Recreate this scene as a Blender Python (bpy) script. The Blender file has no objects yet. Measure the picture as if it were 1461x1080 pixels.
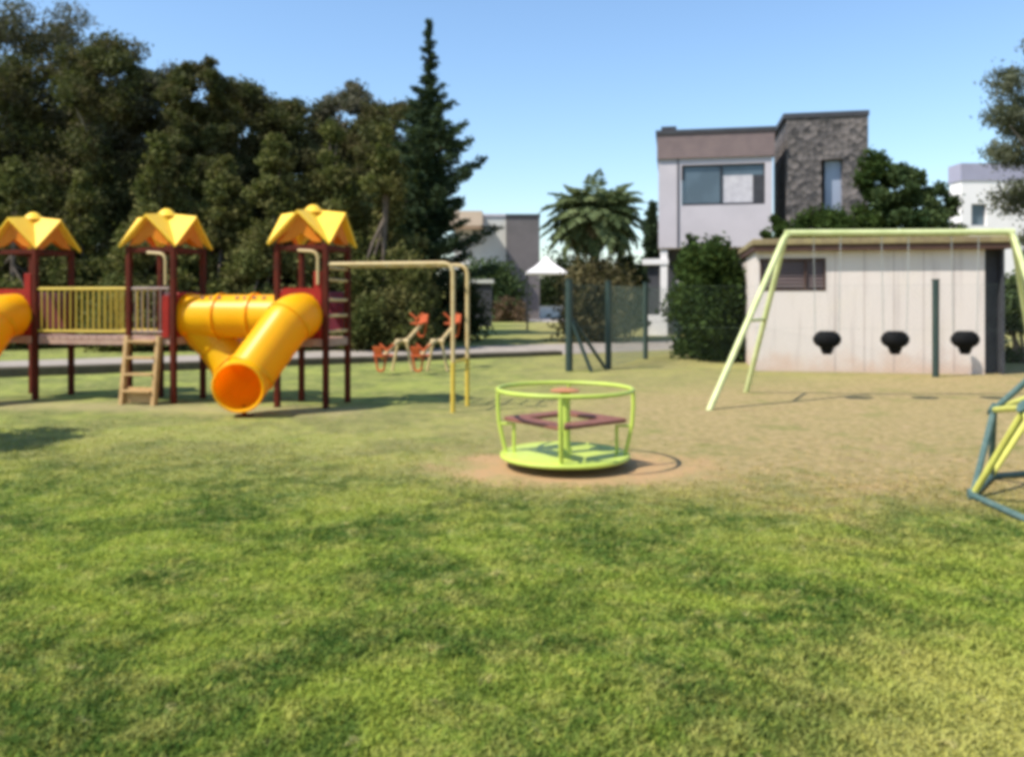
import bpy, math, random
import numpy as np
from mathutils import Vector, Matrix

random.seed(7)
rng = np.random.default_rng(7)
SC = bpy.context.scene
COL = SC.collection
F, CX, HY, CAMZ = 1180.0, 730.5, 430.0, 1.6


def at(px, py, D):
    return Vector(((px - CX) / F * D, D, CAMZ + (HY - py) / F * D))


def gx(px, D):
    return (px - CX) / F * D


# ------------------------------------------------------------------ materials
def new_mat(name):
    m = bpy.data.materials.new(name)
    m.use_nodes = True
    nt = m.node_tree
    nt.nodes.clear()
    return m, nt


def N(nt, t, **kw):
    n = nt.nodes.new(t)
    for k, v in kw.items():
        setattr(n, k, v)
    return n


def L(nt, a, b):
    nt.links.new(a, b)


def rgba(c):
    return (c[0], c[1], c[2], 1.0)


def mixc(nt, fac, a, b, blend='MIX'):
    n = N(nt, 'ShaderNodeMix', data_type='RGBA', blend_type=blend)
    for s, v in ((n.inputs[0], fac), (n.inputs[6], a), (n.inputs[7], b)):
        if isinstance(v, (int, float)):
            s.default_value = v
        elif isinstance(v, tuple):
            s.default_value = rgba(v)
        else:
            L(nt, v, s)
    return n.outputs[2]


def math_n(nt, op, a, b=None, clamp=False):
    n = N(nt, 'ShaderNodeMath', operation=op, use_clamp=clamp)
    for i, v in enumerate((a, b)):
        if v is None:
            continue
        if isinstance(v, (int, float)):
            n.inputs[i].default_value = v
        else:
            L(nt, v, n.inputs[i])
    return n.outputs[0]


def smooth(nt, v, a, b, lo=0.0, hi=1.0):
    n = N(nt, 'ShaderNodeMapRange', interpolation_type='SMOOTHSTEP')
    L(nt, v, n.inputs[0])
    n.inputs[1].default_value, n.inputs[2].default_value = a, b
    n.inputs[3].default_value, n.inputs[4].default_value = lo, hi
    return n.outputs[0]


def noise(nt, vec, scale, detail=4, rough=0.55, dist=0.0):
    n = N(nt, 'ShaderNodeTexNoise')
    n.inputs['Scale'].default_value = scale
    n.inputs['Detail'].default_value = detail
    n.inputs['Roughness'].default_value = rough
    n.inputs['Distortion'].default_value = dist
    if vec is not None:
        L(nt, vec, n.inputs['Vector'])
    return n.outputs['Fac']


def worn(name, col, col2=None, rough=0.55, scale=6.0, bump=0.0, bscale=40, spec=0.4, metal=0.0, trans=None, grime=None):
    """painted / plastic / rendered surface with uneven tone"""
    m, nt = new_mat(name)
    col2 = col2 or tuple(c * 0.78 for c in col)
    geo = N(nt, 'ShaderNodeNewGeometry')
    f = noise(nt, geo.outputs['Position'], scale, 6, 0.65)
    f = smooth(nt, f, 0.36, 0.66)
    c = mixc(nt, f, col, col2)
    if grime:
        g = smooth(nt, noise(nt, geo.outputs['Position'], scale * 5, 5, 0.7), 0.56, 0.72, 0, 0.55)
        c = mixc(nt, g, c, grime)
    p = N(nt, 'ShaderNodeBsdfPrincipled')
    L(nt, c, p.inputs['Base Color'])
    p.inputs['Roughness'].default_value = rough
    p.inputs['Metallic'].default_value = metal
    p.inputs['Specular IOR Level'].default_value = spec
    if bump:
        b = N(nt, 'ShaderNodeBump')
        b.inputs['Strength'].default_value = bump
        b.inputs['Distance'].default_value = 0.02
        L(nt, noise(nt, geo.outputs['Position'], bscale, 6), b.inputs['Height'])
        L(nt, b.outputs[0], p.inputs['Normal'])
    out = N(nt, 'ShaderNodeOutputMaterial')
    if trans:
        t = N(nt, 'ShaderNodeBsdfTranslucent')
        t.inputs['Color'].default_value = rgba(trans[0])
        mx = N(nt, 'ShaderNodeMixShader')
        mx.inputs[0].default_value = trans[1]
        L(nt, p.outputs[0], mx.inputs[1])
        L(nt, t.outputs[0], mx.inputs[2])
        L(nt, mx.outputs[0], out.inputs[0])
    else:
        L(nt, p.outputs[0], out.inputs[0])
    return m


def leaf_mat(name, dark, light, olive=None, trans=0.25):
    m, nt = new_mat(name)
    a = N(nt, 'ShaderNodeAttribute', attribute_name='tone')
    c = mixc(nt, a.outputs['Fac'], dark, light)
    if olive:
        geo = N(nt, 'ShaderNodeNewGeometry')
        f = smooth(nt, noise(nt, geo.outputs['Position'], 0.9, 3), 0.42, 0.62, 0, 0.7)
        c = mixc(nt, f, c, olive)
    p = N(nt, 'ShaderNodeBsdfPrincipled')
    L(nt, c, p.inputs['Base Color'])
    p.inputs['Roughness'].default_value = 0.75
    p.inputs['Specular IOR Level'].default_value = 0.04
    t = N(nt, 'ShaderNodeBsdfTranslucent')
    L(nt, mixc(nt, 0.5, c, (0.16, 0.2, 0.03)), t.inputs['Color'])
    mx = N(nt, 'ShaderNodeMixShader')
    mx.inputs[0].default_value = trans
    L(nt, p.outputs[0], mx.inputs[1])
    L(nt, t.outputs[0], mx.inputs[2])
    out = N(nt, 'ShaderNodeOutputMaterial')
    L(nt, mx.outputs[0], out.inputs[0])
    return m


def lawn_color(nt):
    """the lawn's own colour as a function of place: green near, dry and straw-like in the trodden middle"""
    geo = N(nt, 'ShaderNodeNewGeometry')
    P = geo.outputs['Position']
    sep = N(nt, 'ShaderNodeSeparateXYZ')
    L(nt, P, sep.inputs[0])
    X, Y = sep.outputs[0], sep.outputs[1]
    big = noise(nt, P, 0.62, 4, 0.62, 0.7)
    mid = noise(nt, P, 2.3, 5, 0.65, 0.4)
    fine = noise(nt, P, 9.0, 5, 0.7)
    # green mix
    g = mixc(nt, smooth(nt, mid, 0.38, 0.64), GRASS_DEEP, GRASS_MID)
    g = mixc(nt, smooth(nt, fine, 0.45, 0.72, 0, 0.75), g, GRASS_YEL)
    g = mixc(nt, smooth(nt, big, 0.44, 0.60, 0, 0.8), g, GRASS_LIME)
    g = mixc(nt, smooth(nt, noise(nt, P, 1.05, 5, 0.68, 0.9), 0.48, 0.62, 0, 0.75), g, GRASS_DEEP)
    g = mixc(nt, smooth(nt, noise(nt, P, 4.2, 4, 0.7, 0.3), 0.48, 0.68, 0, 0.5), g, GRASS_YEL)
    # dry band: starts nearer on the right than on the left
    yy = math_n(nt, 'ADD', Y, math_n(nt, 'MULTIPLY', X, 0.2))
    yy = math_n(nt, 'ADD', yy, math_n(nt, 'MULTIPLY', math_n(nt, 'SUBTRACT', big, 0.5), 4.2))
    yy = math_n(nt, 'ADD', yy, math_n(nt, 'MULTIPLY', math_n(nt, 'SUBTRACT', mid, 0.5), 2.6))
    d1 = smooth(nt, yy, 5.4, 8.4)
    right = smooth(nt, X, -2.4, 3.0, 0.40, 1.0)
    d1 = math_n(nt, 'MULTIPLY', d1, right)
    far = smooth(nt, math_n(nt, 'ADD', Y, math_n(nt, 'MULTIPLY', X, -0.55)), 11.5, 15.5, 1.0, 0.60)
    d1 = math_n(nt, 'MULTIPLY', d1, far)
    dryc = mixc(nt, smooth(nt, fine, 0.35, 0.65), DRY_A, DRY_B)
    dryc = mixc(nt, smooth(nt, mid, 0.5, 0.75, 0, 0.5), dryc, DRY_C)
    dryc = mixc(nt, smooth(nt, noise(nt, P, 1.4, 5, 0.7, 0.6), 0.52, 0.68, 0, 0.7), dryc, (0.20, 0.205, 0.06))
    dryc = mixc(nt, smooth(nt, noise(nt, P, 3.3, 5, 0.72, 0.8), 0.56, 0.70, 0, 0.65), dryc, (0.24, 0.165, 0.085))
    # a dry corner at the lower right and thin pale spots in the green
    cx_ = math_n(nt, 'ADD', math_n(nt, 'MULTIPLY', math_n(nt, 'SUBTRACT', X, 2.0), math_n(nt, 'SUBTRACT', X, 2.0)),
                 math_n(nt, 'MULTIPLY', math_n(nt, 'SUBTRACT', Y, 2.9), math_n(nt, 'SUBTRACT', Y, 2.9)))
    cx_ = math_n(nt, 'ADD', cx_, math_n(nt, 'MULTIPLY', math_n(nt, 'SUBTRACT', mid, 0.5), 3.0))
    g = mixc(nt, smooth(nt, cx_, 0.0, 1.6, 0.75, 0.0), g, GRASS_YEL)
    g = mixc(nt, smooth(nt, noise(nt, P, 6.5, 3, 0.6), 0.62, 0.72, 0, 0.6), g, (0.46, 0.40, 0.20))
    c = mixc(nt, d1, g, dryc)
    return c, P, X, Y, mid, fine


GRASS_DEEP = (0.056, 0.112, 0.022)
GRASS_MID = (0.160, 0.228, 0.042)
GRASS_YEL = (0.41, 0.385, 0.125)
GRASS_LIME = (0.265, 0.325, 0.055)
DRY_A = (0.43, 0.315, 0.150)
DRY_B = (0.25, 0.205, 0.080)
DRY_C = (0.42, 0.29, 0.165)
DIRT = (0.50, 0.30, 0.145)


def ground_mat():
    m, nt = new_mat('lawn')
    c, P, X, Y, mid, fine = lawn_color(nt)
    dx = math_n(nt, 'MULTIPLY', math_n(nt, 'SUBTRACT', X, 0.62), 0.62)
    dy = math_n(nt, 'SUBTRACT', Y, 7.95)
    r = math_n(nt, 'SQRT', math_n(nt, 'ADD', math_n(nt, 'MULTIPLY', dx, dx), math_n(nt, 'MULTIPLY', dy, dy)))
    r = math_n(nt, 'ADD', r, math_n(nt, 'MULTIPLY', math_n(nt, 'SUBTRACT', mid, 0.5), 1.5))
    k = smooth(nt, r, 0.45, 1.05, 0.9, 0.0)
    dirt = mixc(nt, smooth(nt, fine, 0.4, 0.7), DIRT, (0.44, 0.29, 0.15))
    c = mixc(nt, k, c, dirt)
    # worn tan strip in front of the play towers
    sy = math_n(nt, 'ABSOLUTE', math_n(nt, 'ADD', math_n(nt, 'SUBTRACT', Y, 11.6), math_n(nt, 'MULTIPLY', X, 0.16)))
    k2 = smooth(nt, math_n(nt, 'ADD', sy, math_n(nt, 'MULTIPLY', math_n(nt, 'SUBTRACT', mid, 0.5), 1.6)), 0.0, 1.0, 0.55, 0.0)
    k2 = math_n(nt, 'MULTIPLY', k2, smooth(nt, X, -1.6, -2.6))
    c = mixc(nt, k2, c, (0.40, 0.32, 0.17))
    p = N(nt, 'ShaderNodeBsdfPrincipled')
    L(nt, c, p.inputs['Base Color'])
    p.inputs['Roughness'].default_value = 0.9
    p.inputs['Specular IOR Level'].default_value = 0.1
    b = N(nt, 'ShaderNodeBump')
    b.inputs['Strength'].default_value = 0.7
    b.inputs['Distance'].default_value = 0.05
    L(nt, noise(nt, P, 22, 8, 0.75), b.inputs['Height'])
    L(nt, b.outputs[0], p.inputs['Normal'])
    out = N(nt, 'ShaderNodeOutputMaterial')
    L(nt, p.outputs[0], out.inputs[0])
    return m


def blade_mat():
    m, nt = new_mat('grass_blades')
    c, P, X, Y, mid, fine = lawn_color(nt)
    a = N(nt, 'ShaderNodeAttribute', attribute_name='tone')
    c = mixc(nt, smooth(nt, a.outputs['Fac'], 0.55, 1.0, 0, 0.55), c, (0.46, 0.45, 0.09))
    c = mixc(nt, smooth(nt, a.outputs['Fac'], 0.0, 0.4, 0.3, 0.0), c, (0.08, 0.14, 0.012))
    c = mixc(nt, 1.0, c, (1.28, 1.26, 1.1), 'MULTIPLY')
    p = N(nt, 'ShaderNodeBsdfPrincipled')
    L(nt, c, p.inputs['Base Color'])
    p.inputs['Roughness'].default_value = 0.7
    p.inputs['Specular IOR Level'].default_value = 0.08
    t = N(nt, 'ShaderNodeBsdfTranslucent')
    L(nt, c, t.inputs['Color'])
    mx = N(nt, 'ShaderNodeMixShader')
    mx.inputs[0].default_value = 0.42
    L(nt, p.outputs[0], mx.inputs[1])
    L(nt, t.outputs[0], mx.inputs[2])
    out = N(nt, 'ShaderNodeOutputMaterial')
    L(nt, mx.outputs[0], out.inputs[0])
    return m


M = {}
M['yellow_plastic'] = worn('yellow_plastic', (1.0, 0.68, 0.008), (0.99, 0.62, 0.006), 0.38, 2.0, trans=((1.0, 0.40, 0.003), 0.48))
M['roof_plastic'] = worn('roof_plastic', (0.98, 0.63, 0.050), (0.97, 0.56, 0.038), 0.45, 3.0, trans=((0.9, 0.34, 0.01), 0.10))
M['orange_plastic'] = worn('orange_plastic', (0.80, 0.27, 0.015), (0.72, 0.22, 0.012), 0.45, 3.0, trans=((0.9, 0.25, 0.01), 0.3))
M['maroon_post'] = worn('maroon_post', (0.10, 0.016, 0.007), (0.062, 0.012, 0.006), 0.65, 4.0, grime=(0.06, 0.03, 0.015), spec=0.12)
M['red_panel'] = worn('red_panel', (0.30, 0.020, 0.012), (0.22, 0.016, 0.010), 0.55, 4.0, spec=0.15)
M['wine_panel'] = worn('wine_panel', (0.12, 0.02, 0.035), (0.09, 0.02, 0.03), 0.45, 4.0)
M['guard'] = worn('guard', (0.30, 0.21, 0.17), (0.22, 0.15, 0.12), 0.5, 8.0)
M['ladder_wood'] = worn('ladder_wood', (0.46, 0.29, 0.12), (0.38, 0.23, 0.09), 0.6, 8.0, grime=(0.3, 0.2, 0.1))
M['tan_paint'] = worn('tan_paint', (0.56, 0.42, 0.20), (0.50, 0.35, 0.15), 0.5, 8.0, grime=(0.3, 0.2, 0.1))
M['yellow_paint'] = worn('yellow_paint', (0.60, 0.42, 0.05), (0.52, 0.36, 0.05), 0.5, 8.0, grime=(0.35, 0.22, 0.08))
M['bridge_wood'] = worn('bridge_wood', (0.42, 0.27, 0.20), (0.34, 0.2, 0.15), 0.7, 9.0)
M['lime_paint'] = worn('lime_paint', (0.47, 0.56, 0.085), (0.42, 0.50, 0.08), 0.4, 7.0, grime=(0.4, 0.42, 0.15))
M['pale_lime'] = worn('pale_lime', (0.58, 0.61, 0.29), (0.48, 0.52, 0.22), 0.45, 5.0, grime=(0.42, 0.36, 0.16))
M['teal_paint'] = worn('teal_paint', (0.055, 0.108, 0.098), (0.10, 0.155, 0.14), 0.6, 9.0, grime=(0.25, 0.28, 0.25), spec=0.2)
M['dome_yellow'] = worn('dome_yellow', (0.60, 0.58, 0.12), (0.52, 0.48, 0.10), 0.45, 9.0, grime=(0.45, 0.38, 0.15))
M['rust_wheel'] = worn('rust_wheel', (0.44, 0.19, 0.07), (0.36, 0.15, 0.06), 0.5, 12.0)
M['brown_plank'] = worn('brown_plank', (0.22, 0.085, 0.055), (0.17, 0.06, 0.04), 0.6, 14.0)
M['red_seat'] = worn('red_seat', (0.50, 0.105, 0.03), (0.42, 0.08, 0.025), 0.6, 6.0, spec=0.15)
M['black_rubber'] = worn('black_rubber', (0.006, 0.006, 0.006), (0.010, 0.010, 0.010), 0.8, 9.0, spec=0.1)
M['chain'] = worn('chain', (0.5, 0.5, 0.48), (0.42, 0.4, 0.36), 0.4, 20.0, metal=0.6)
M['green_steel'] = worn('green_steel', (0.020, 0.040, 0.034), (0.03, 0.05, 0.04), 0.5, 8.0)
M['mesh_wire'] = worn('mesh_wire', (0.13, 0.17, 0.13), (0.10, 0.14, 0.11), 0.5, 8.0)
M['dark_iron'] = worn('dark_iron', (0.03, 0.022, 0.02), (0.04, 0.03, 0.025), 0.6, 8.0)
M['trunk'] = worn('trunk', (0.16, 0.12, 0.09), (0.08, 0.06, 0.045), 0.9, 5.0, bump=0.5)
M['pale_trunk'] = worn('pale_trunk', (0.36, 0.31, 0.27), (0.2, 0.16, 0.13), 0.85, 3.0, bump=0.4)
M['asphalt'] = worn('asphalt', (0.33, 0.28, 0.23), (0.26, 0.22, 0.18), 0.9, 1.2, bump=0.3, grime=(0.40, 0.34, 0.26))
M['concrete'] = worn('concrete', (0.42, 0.36, 0.31), (0.36, 0.31, 0.27), 0.9, 1.0, bump=0.2)
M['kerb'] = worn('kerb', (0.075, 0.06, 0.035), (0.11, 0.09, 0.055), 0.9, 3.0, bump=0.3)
M['house_wall'] = worn('house_wall', (0.52, 0.47, 0.485), (0.48, 0.435, 0.45), 0.85, 0.8)
M['brown_parapet'] = worn('brown_parapet', (0.20, 0.145, 0.135), (0.165, 0.12, 0.115), 0.8, 1.5)
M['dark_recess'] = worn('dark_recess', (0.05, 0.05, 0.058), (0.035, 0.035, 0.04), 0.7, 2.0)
M['dark_frame'] = worn('dark_frame', (0.02, 0.02, 0.025), None, 0.4, 3.0)
M['curtain'] = worn('curtain', (0.55, 0.52, 0.53), (0.45, 0.42, 0.44), 0.9, 3.0)
M['white_wall'] = worn('white_wall', (0.82, 0.78, 0.76), (0.78, 0.74, 0.71), 0.85, 0.7)
M['grey_violet'] = worn('grey_violet', (0.34, 0.33, 0.42), (0.31, 0.30, 0.38), 0.7, 0.8)
M['grey_wall'] = worn('grey_wall', (0.58, 0.57, 0.52), (0.53, 0.51, 0.47), 0.85, 0.6)
M['brown_wall'] = worn('brown_wall', (0.15, 0.13, 0.125), (0.125, 0.11, 0.105), 0.85, 0.6)
M['tan_wall'] = worn('tan_wall', (0.60, 0.45, 0.33), (0.55, 0.41, 0.3), 0.85, 0.6)
M['weathered_roof'] = worn('weathered_roof', (0.29, 0.235, 0.11), (0.20, 0.15, 0.08), 0.9, 2.2, bump=0.4, grime=(0.25, 0.17, 0.1))
M['roof_edge'] = worn('roof_edge', (0.075, 0.038, 0.026), (0.06, 0.03, 0.022), 0.85, 4.0)
M['tent'] = worn('tent', (0.82, 0.78, 0.76), (0.75, 0.71, 0.69), 0.8, 1.0)


def glass_mat(name, col):
    m, nt = new_mat(name)
    p = N(nt, 'ShaderNodeBsdfPrincipled')
    geo = N(nt, 'ShaderNodeNewGeometry')
    f = smooth(nt, noise(nt, geo.outputs['Position'], 0.7, 2), 0.4, 0.6)
    L(nt, mixc(nt, f, col, tuple(c * 1.3 for c in col)), p.inputs['Base Color'])
    p.inputs['Roughness'].default_value = 0.12
    p.inputs['Specular IOR Level'].default_value = 0.6
    out = N(nt, 'ShaderNodeOutputMaterial')
    L(nt, p.outputs[0], out.inputs[0])
    return m


M['glass'] = glass_mat('glass', (0.07, 0.095, 0.115))
M['glass_pale'] = glass_mat('glass_pale', (0.22, 0.25, 0.32))


def stone_mat():
    m, nt = new_mat('stone_cladding')
    geo = N(nt, 'ShaderNodeNewGeometry')
    v = N(nt, 'ShaderNodeTexVoronoi')
    v.inputs['Scale'].default_value = 3.6
    L(nt, geo.outputs['Position'], v.inputs['Vector'])
    sp = N(nt, 'ShaderNodeSeparateColor')
    L(nt, v.outputs['Color'], sp.inputs[0])
    c = mixc(nt, sp.outputs[0], (0.03, 0.028, 0.028), (0.19, 0.16, 0.145))
    c = mixc(nt, smooth(nt, noise(nt, geo.outputs['Position'], 3.5, 5, 0.7), 0.45, 0.65, 0, 0.7), c, (0.12, 0.105, 0.10))
    c = mixc(nt, smooth(nt, noise(nt, geo.outputs['Position'], 0.8, 3, 0.6), 0.5, 0.7, 0, 0.6), c, (0.055, 0.05, 0.048))
    p = N(nt, 'ShaderNodeBsdfPrincipled')
    L(nt, c, p.inputs['Base Color'])
    p.inputs['Roughness'].default_value = 0.9
    b = N(nt, 'ShaderNodeBump')
    b.inputs['Strength'].default_value = 0.8
    b.inputs['Distance'].default_value = 0.08
    L(nt, v.outputs['Distance'], b.inputs['Height'])
    L(nt, b.outputs[0], p.inputs['Normal'])
    out = N(nt, 'ShaderNodeOutputMaterial')
    L(nt, p.outputs[0], out.inputs[0])
    return m


M['stone'] = stone_mat()


def shed_mat():
    """whitewashed wall: streaks under the roof, reddish soil splash at the foot"""
    m, nt = new_mat('shed_whitewash')
    geo = N(nt, 'ShaderNodeNewGeometry')
    P = geo.outputs['Position']
    sep = N(nt, 'ShaderNodeSeparateXYZ')
    L(nt, P, sep.inputs[0])
    mp = N(nt, 'ShaderNodeMapping')
    mp.inputs['Scale'].default_value = (3.2, 3.2, 0.22)
    L(nt, P, mp.inputs['Vector'])
    st = noise(nt, mp.outputs[0], 1.6, 4, 0.6)
    c = mixc(nt, smooth(nt, st, 0.5, 0.68, 0, 0.55), (0.63, 0.555, 0.50), (0.47, 0.40, 0.36))
    c = mixc(nt, smooth(nt, noise(nt, P, 1.6, 4), 0.5, 0.7, 0, 0.4), c, (0.63, 0.55, 0.46))
    foot = math_n(nt, 'ADD', sep.outputs[2], math_n(nt, 'MULTIPLY', math_n(nt, 'SUBTRACT', noise(nt, P, 2.4, 4), 0.5), 0.9))
    c = mixc(nt, smooth(nt, foot, -0.05, 0.55, 0.75, 0), c, (0.55, 0.37, 0.27))
    p = N(nt, 'ShaderNodeBsdfPrincipled')
    L(nt, c, p.inputs['Base Color'])
    p.inputs['Roughness'].default_value = 0.9
    b = N(nt, 'ShaderNodeBump')
    b.inputs['Strength'].default_value = 0.3
    b.inputs['Distance'].default_value = 0.02
    L(nt, noise(nt, P, 14, 6), b.inputs['Height'])
    L(nt, b.outputs[0], p.inputs['Normal'])
    out = N(nt, 'ShaderNodeOutputMaterial')
    L(nt, p.outputs[0], out.inputs[0])
    return m


M['shed_wall'] = shed_mat()
M['joint'] = worn('joint', (0.34, 0.27, 0.24), (0.28, 0.22, 0.2), 0.9, 3.0)
M['leaf_gum'] = leaf_mat('leaf_gum', (0.034, 0.040, 0.016), (0.115, 0.118, 0.046), (0.115, 0.090, 0.042), trans=0.2)
M['leaf_gum_grey'] = leaf_mat('leaf_gum_grey', (0.048, 0.050, 0.032), (0.155, 0.15, 0.10), (0.14, 0.118, 0.08), trans=0.2)
M['leaf_edge'] = leaf_mat('leaf_edge', (0.05, 0.058, 0.036), (0.16, 0.17, 0.11), (0.11, 0.11, 0.07), trans=0.25)
M['leaf_olive'] = leaf_mat('leaf_olive', (0.040, 0.052, 0.016), (0.165, 0.165, 0.052), (0.14, 0.12, 0.045), trans=0.22)
M['leaf_conifer'] = leaf_mat('leaf_conifer', (0.016, 0.030, 0.016), (0.062, 0.090, 0.046), trans=0.15)
M['leaf_bush'] = leaf_mat('leaf_bush', (0.014, 0.028, 0.008), (0.060, 0.092, 0.022), trans=0.18)
M['leaf_mid'] = leaf_mat('leaf_mid', (0.022, 0.042, 0.016), (0.085, 0.115, 0.045), trans=0.2)
M['leaf_hedge'] = leaf_mat('leaf_hedge', (0.010, 0.016, 0.008), (0.040, 0.055, 0.020), trans=0.1)
M['leaf_palm'] = leaf_mat('leaf_palm', (0.065, 0.095, 0.04), (0.24, 0.28, 0.13), trans=0.3)
M['leaf_dead'] = leaf_mat('leaf_dead', (0.10, 0.075, 0.035), (0.25, 0.19, 0.09), trans=0.2)
M['leaf_dry'] = leaf_mat('leaf_dry', (0.05, 0.045, 0.022), (0.15, 0.125, 0.06), trans=0.2)
M['leaf_red'] = leaf_mat('leaf_red', (0.10, 0.06, 0.04), (0.26, 0.17, 0.11), trans=0.2)


# ------------------------------------------------------------------ mesh helpers
class MB:
    def __init__(s):
        s.v, s.f = [], []

    def add(s, vs, fs):
        o = len(s.v)
        s.v += [tuple(v) for v in vs]
        s.f += [tuple(i + o for i in f) for f in fs]
        return s

    def box(s, c, size, rz=0.0, ax=None):
        c = Vector(c)
        if ax is None:
            ax = (Vector((math.cos(rz), math.sin(rz), 0)), Vector((-math.sin(rz), math.cos(rz), 0)), Vector((0, 0, 1)))
        X, Y, Z = (a * (d / 2) for a, d in zip(ax, size))
        vs = [c + X * i + Y * j + Z * k for i in (-1, 1) for j in (-1, 1) for k in (-1, 1)]
        return s.add(vs, [(0, 1, 3, 2), (4, 6, 7, 5), (0, 4, 5, 1), (2, 3, 7, 6), (0, 2, 6, 4), (1, 5, 7, 3)])

    def bar(s, a, b, w, h=None, up=(0, 0, 1)):
        """rectangular bar from a to b"""
        a, b = Vector(a), Vector(b)
        d = (b - a)
        ln = d.length
        d.normalize()
        up = Vector(up)
        x = d.cross(up)
        if x.length < 1e-4:
            x = d.cross(Vector((1, 0, 0)))
        x.normalize()
        y = x.cross(d)
        return s.box((a + b) / 2, (w, h or w, ln), ax=(x, y, d))

    def tube(s, pts, r, n=10, cap=True, closed=False):
        pts = [Vector(p) for p in pts]
        rs = r if isinstance(r, (list, tuple)) else [r] * len(pts)
        k = len(pts)
        rings = []
        prev = None
        for i, p in enumerate(pts):
            if closed:
                t = pts[(i + 1) % k] - pts[i - 1]
            else:
                t = pts[min(i + 1, k - 1)] - pts[max(i - 1, 0)]
            t.normalize()
            if prev is None:
                x = t.cross(Vector((0, 0, 1)))
                if x.length < 1e-3:
                    x = t.cross(Vector((0, 1, 0)))
            else:
                x = prev - t * prev.dot(t)
            x.normalize()
            prev = x
            y = t.cross(x)
            rings.append([p + (x * math.cos(2 * math.pi * j / n) + y * math.sin(2 * math.pi * j / n)) * rs[i] for j in range(n)])
        vs = [v for ring in rings for v in ring]
        fs = []
        for i in range(k if closed else k - 1):
            a, b = i * n, ((i + 1) % k) * n
            for j in range(n):
                j2 = (j + 1) % n
                fs.append((a + j, a + j2, b + j2, b + j))
        if cap and not closed:
            fs.append(tuple(range(n - 1, -1, -1)))
            fs.append(tuple((k - 1) * n + j for j in range(n)))
        return s.add(vs, fs)

    def ring(s, c, R, r, n=40, m=8, z=None):
        c = Vector(c)
        return s.tube([c + Vector((math.cos(2 * math.pi * i / n) * R, math.sin(2 * math.pi * i / n) * R, 0)) for i in range(n)], r, m, closed=True)

    def lathe(s, c, prof, n=24):
        """prof: list of (radius, z) bottom to top, closed by caps"""
        c = Vector(c)
        vs, fs = [], []
        for (r, z) in prof:
            for j in range(n):
                a = 2 * math.pi * j / n
                vs.append(c + Vector((r * math.cos(a), r * math.sin(a), z)))
        for i in range(len(prof) - 1):
            for j in range(n):
                j2 = (j + 1) % n
                fs.append((i * n + j, i * n + j2, (i + 1) * n + j2, (i + 1) * n + j))
        fs.append(tuple(range(n - 1, -1, -1)))
        fs.append(tuple((len(prof) - 1) * n + j for j in range(n)))
        return s.add(vs, fs)

    def prism(s, poly, ext):
        """planar polygon (3-D points) pushed along the vector ext"""
        n = len(poly)
        poly = [Vector(p) for p in poly]
        e = Vector(ext)
        vs = poly + [p + e for p in poly]
        fs = [tuple(range(n - 1, -1, -1)), tuple(range(n, 2 * n))]
        for i in range(n):
            j = (i + 1) % n
            fs.append((i, j, n + j, n + i))
        return s.add(vs, fs)

    def build(s, name, mat, parent=None, smooth=False, bevel=0.0, solid=0.0, org=None):
        o_ = ORG.get(parent, Vector((0, 0, 0))) if org is None else Vector(org)
        me = bpy.data.meshes.new(name)
        me.from_pydata([(v[0] - o_[0], v[1] - o_[1], v[2] - o_[2]) for v in s.v], [], s.f)
        me.validate()
        me.update()
        if smooth:
            me.polygons.foreach_set('use_smooth', [True] * len(me.polygons))
        me.materials.append(mat)
        ob = bpy.data.objects.new(name, me)
        COL.objects.link(ob)
        if parent is not None:
            ob.parent = parent
        elif org is not None:
            ob.location = o_
        if solid:
            md = ob.modifiers.new('thick', 'SOLIDIFY')
            md.thickness = solid
            md.offset = 0
        if bevel:
            md = ob.modifiers.new('bevel', 'BEVEL')
            md.width = bevel
            md.segments = 2
            md.limit_method = 'ANGLE'
        if smooth:
            md = ob.modifiers.new('wn', 'EDGE_SPLIT')
            md.split_angle = math.radians(40)
        ORG[ob] = o_
        return ob


ORG = {}


def tag(o, label=None, cat=None, group=None, kind=None):
    if label:
        o['label'] = label
    if cat:
        o['category'] = cat
    if group:
        o['group'] = group
    if kind:
        o['kind'] = kind
    return o


def thing(name, loc, label, cat, group=None):
    o = bpy.data.objects.new(name, None)
    o.empty_display_size = 0.2
    COL.objects.link(o)
    o.location = loc
    ORG[o] = Vector(loc)
    return tag(o, label, cat, group)


def copy_tree(o, parent=None):
    c = o.copy()
    COL.objects.link(c)
    if parent is not None:
        c.parent = parent
    for ch in list(o.children):
        copy_tree(ch, c)
    return c


def arc(c, a, b, R, t0, t1, n=8):
    """points c + R(cos t * a + sin t * b)"""
    return [Vector(c) + (Vector(a) * math.cos(t0 + (t1 - t0) * i / n) + Vector(b) * math.sin(t0 + (t1 - t0) * i / n)) * R for i in range(n + 1)]


def fillet(pts, r, n=6):
    """round the inner corners of a polyline"""
    pts = [Vector(p) for p in pts]
    out = [pts[0]]
    for i in range(1, len(pts) - 1):
        p, a, b = pts[i], pts[i - 1], pts[i + 1]
        da, db = (a - p), (b - p)
        ra = min(r, da.length * 0.49, db.length * 0.49)
        A, B = p + da.normalized() * ra, p + db.normalized() * ra
        for k in range(n + 1):
            t = k / n
            out.append(A * (1 - t) ** 2 + p * 2 * t * (1 - t) + B * t * t)
    out.append(pts[-1])
    return out


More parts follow.
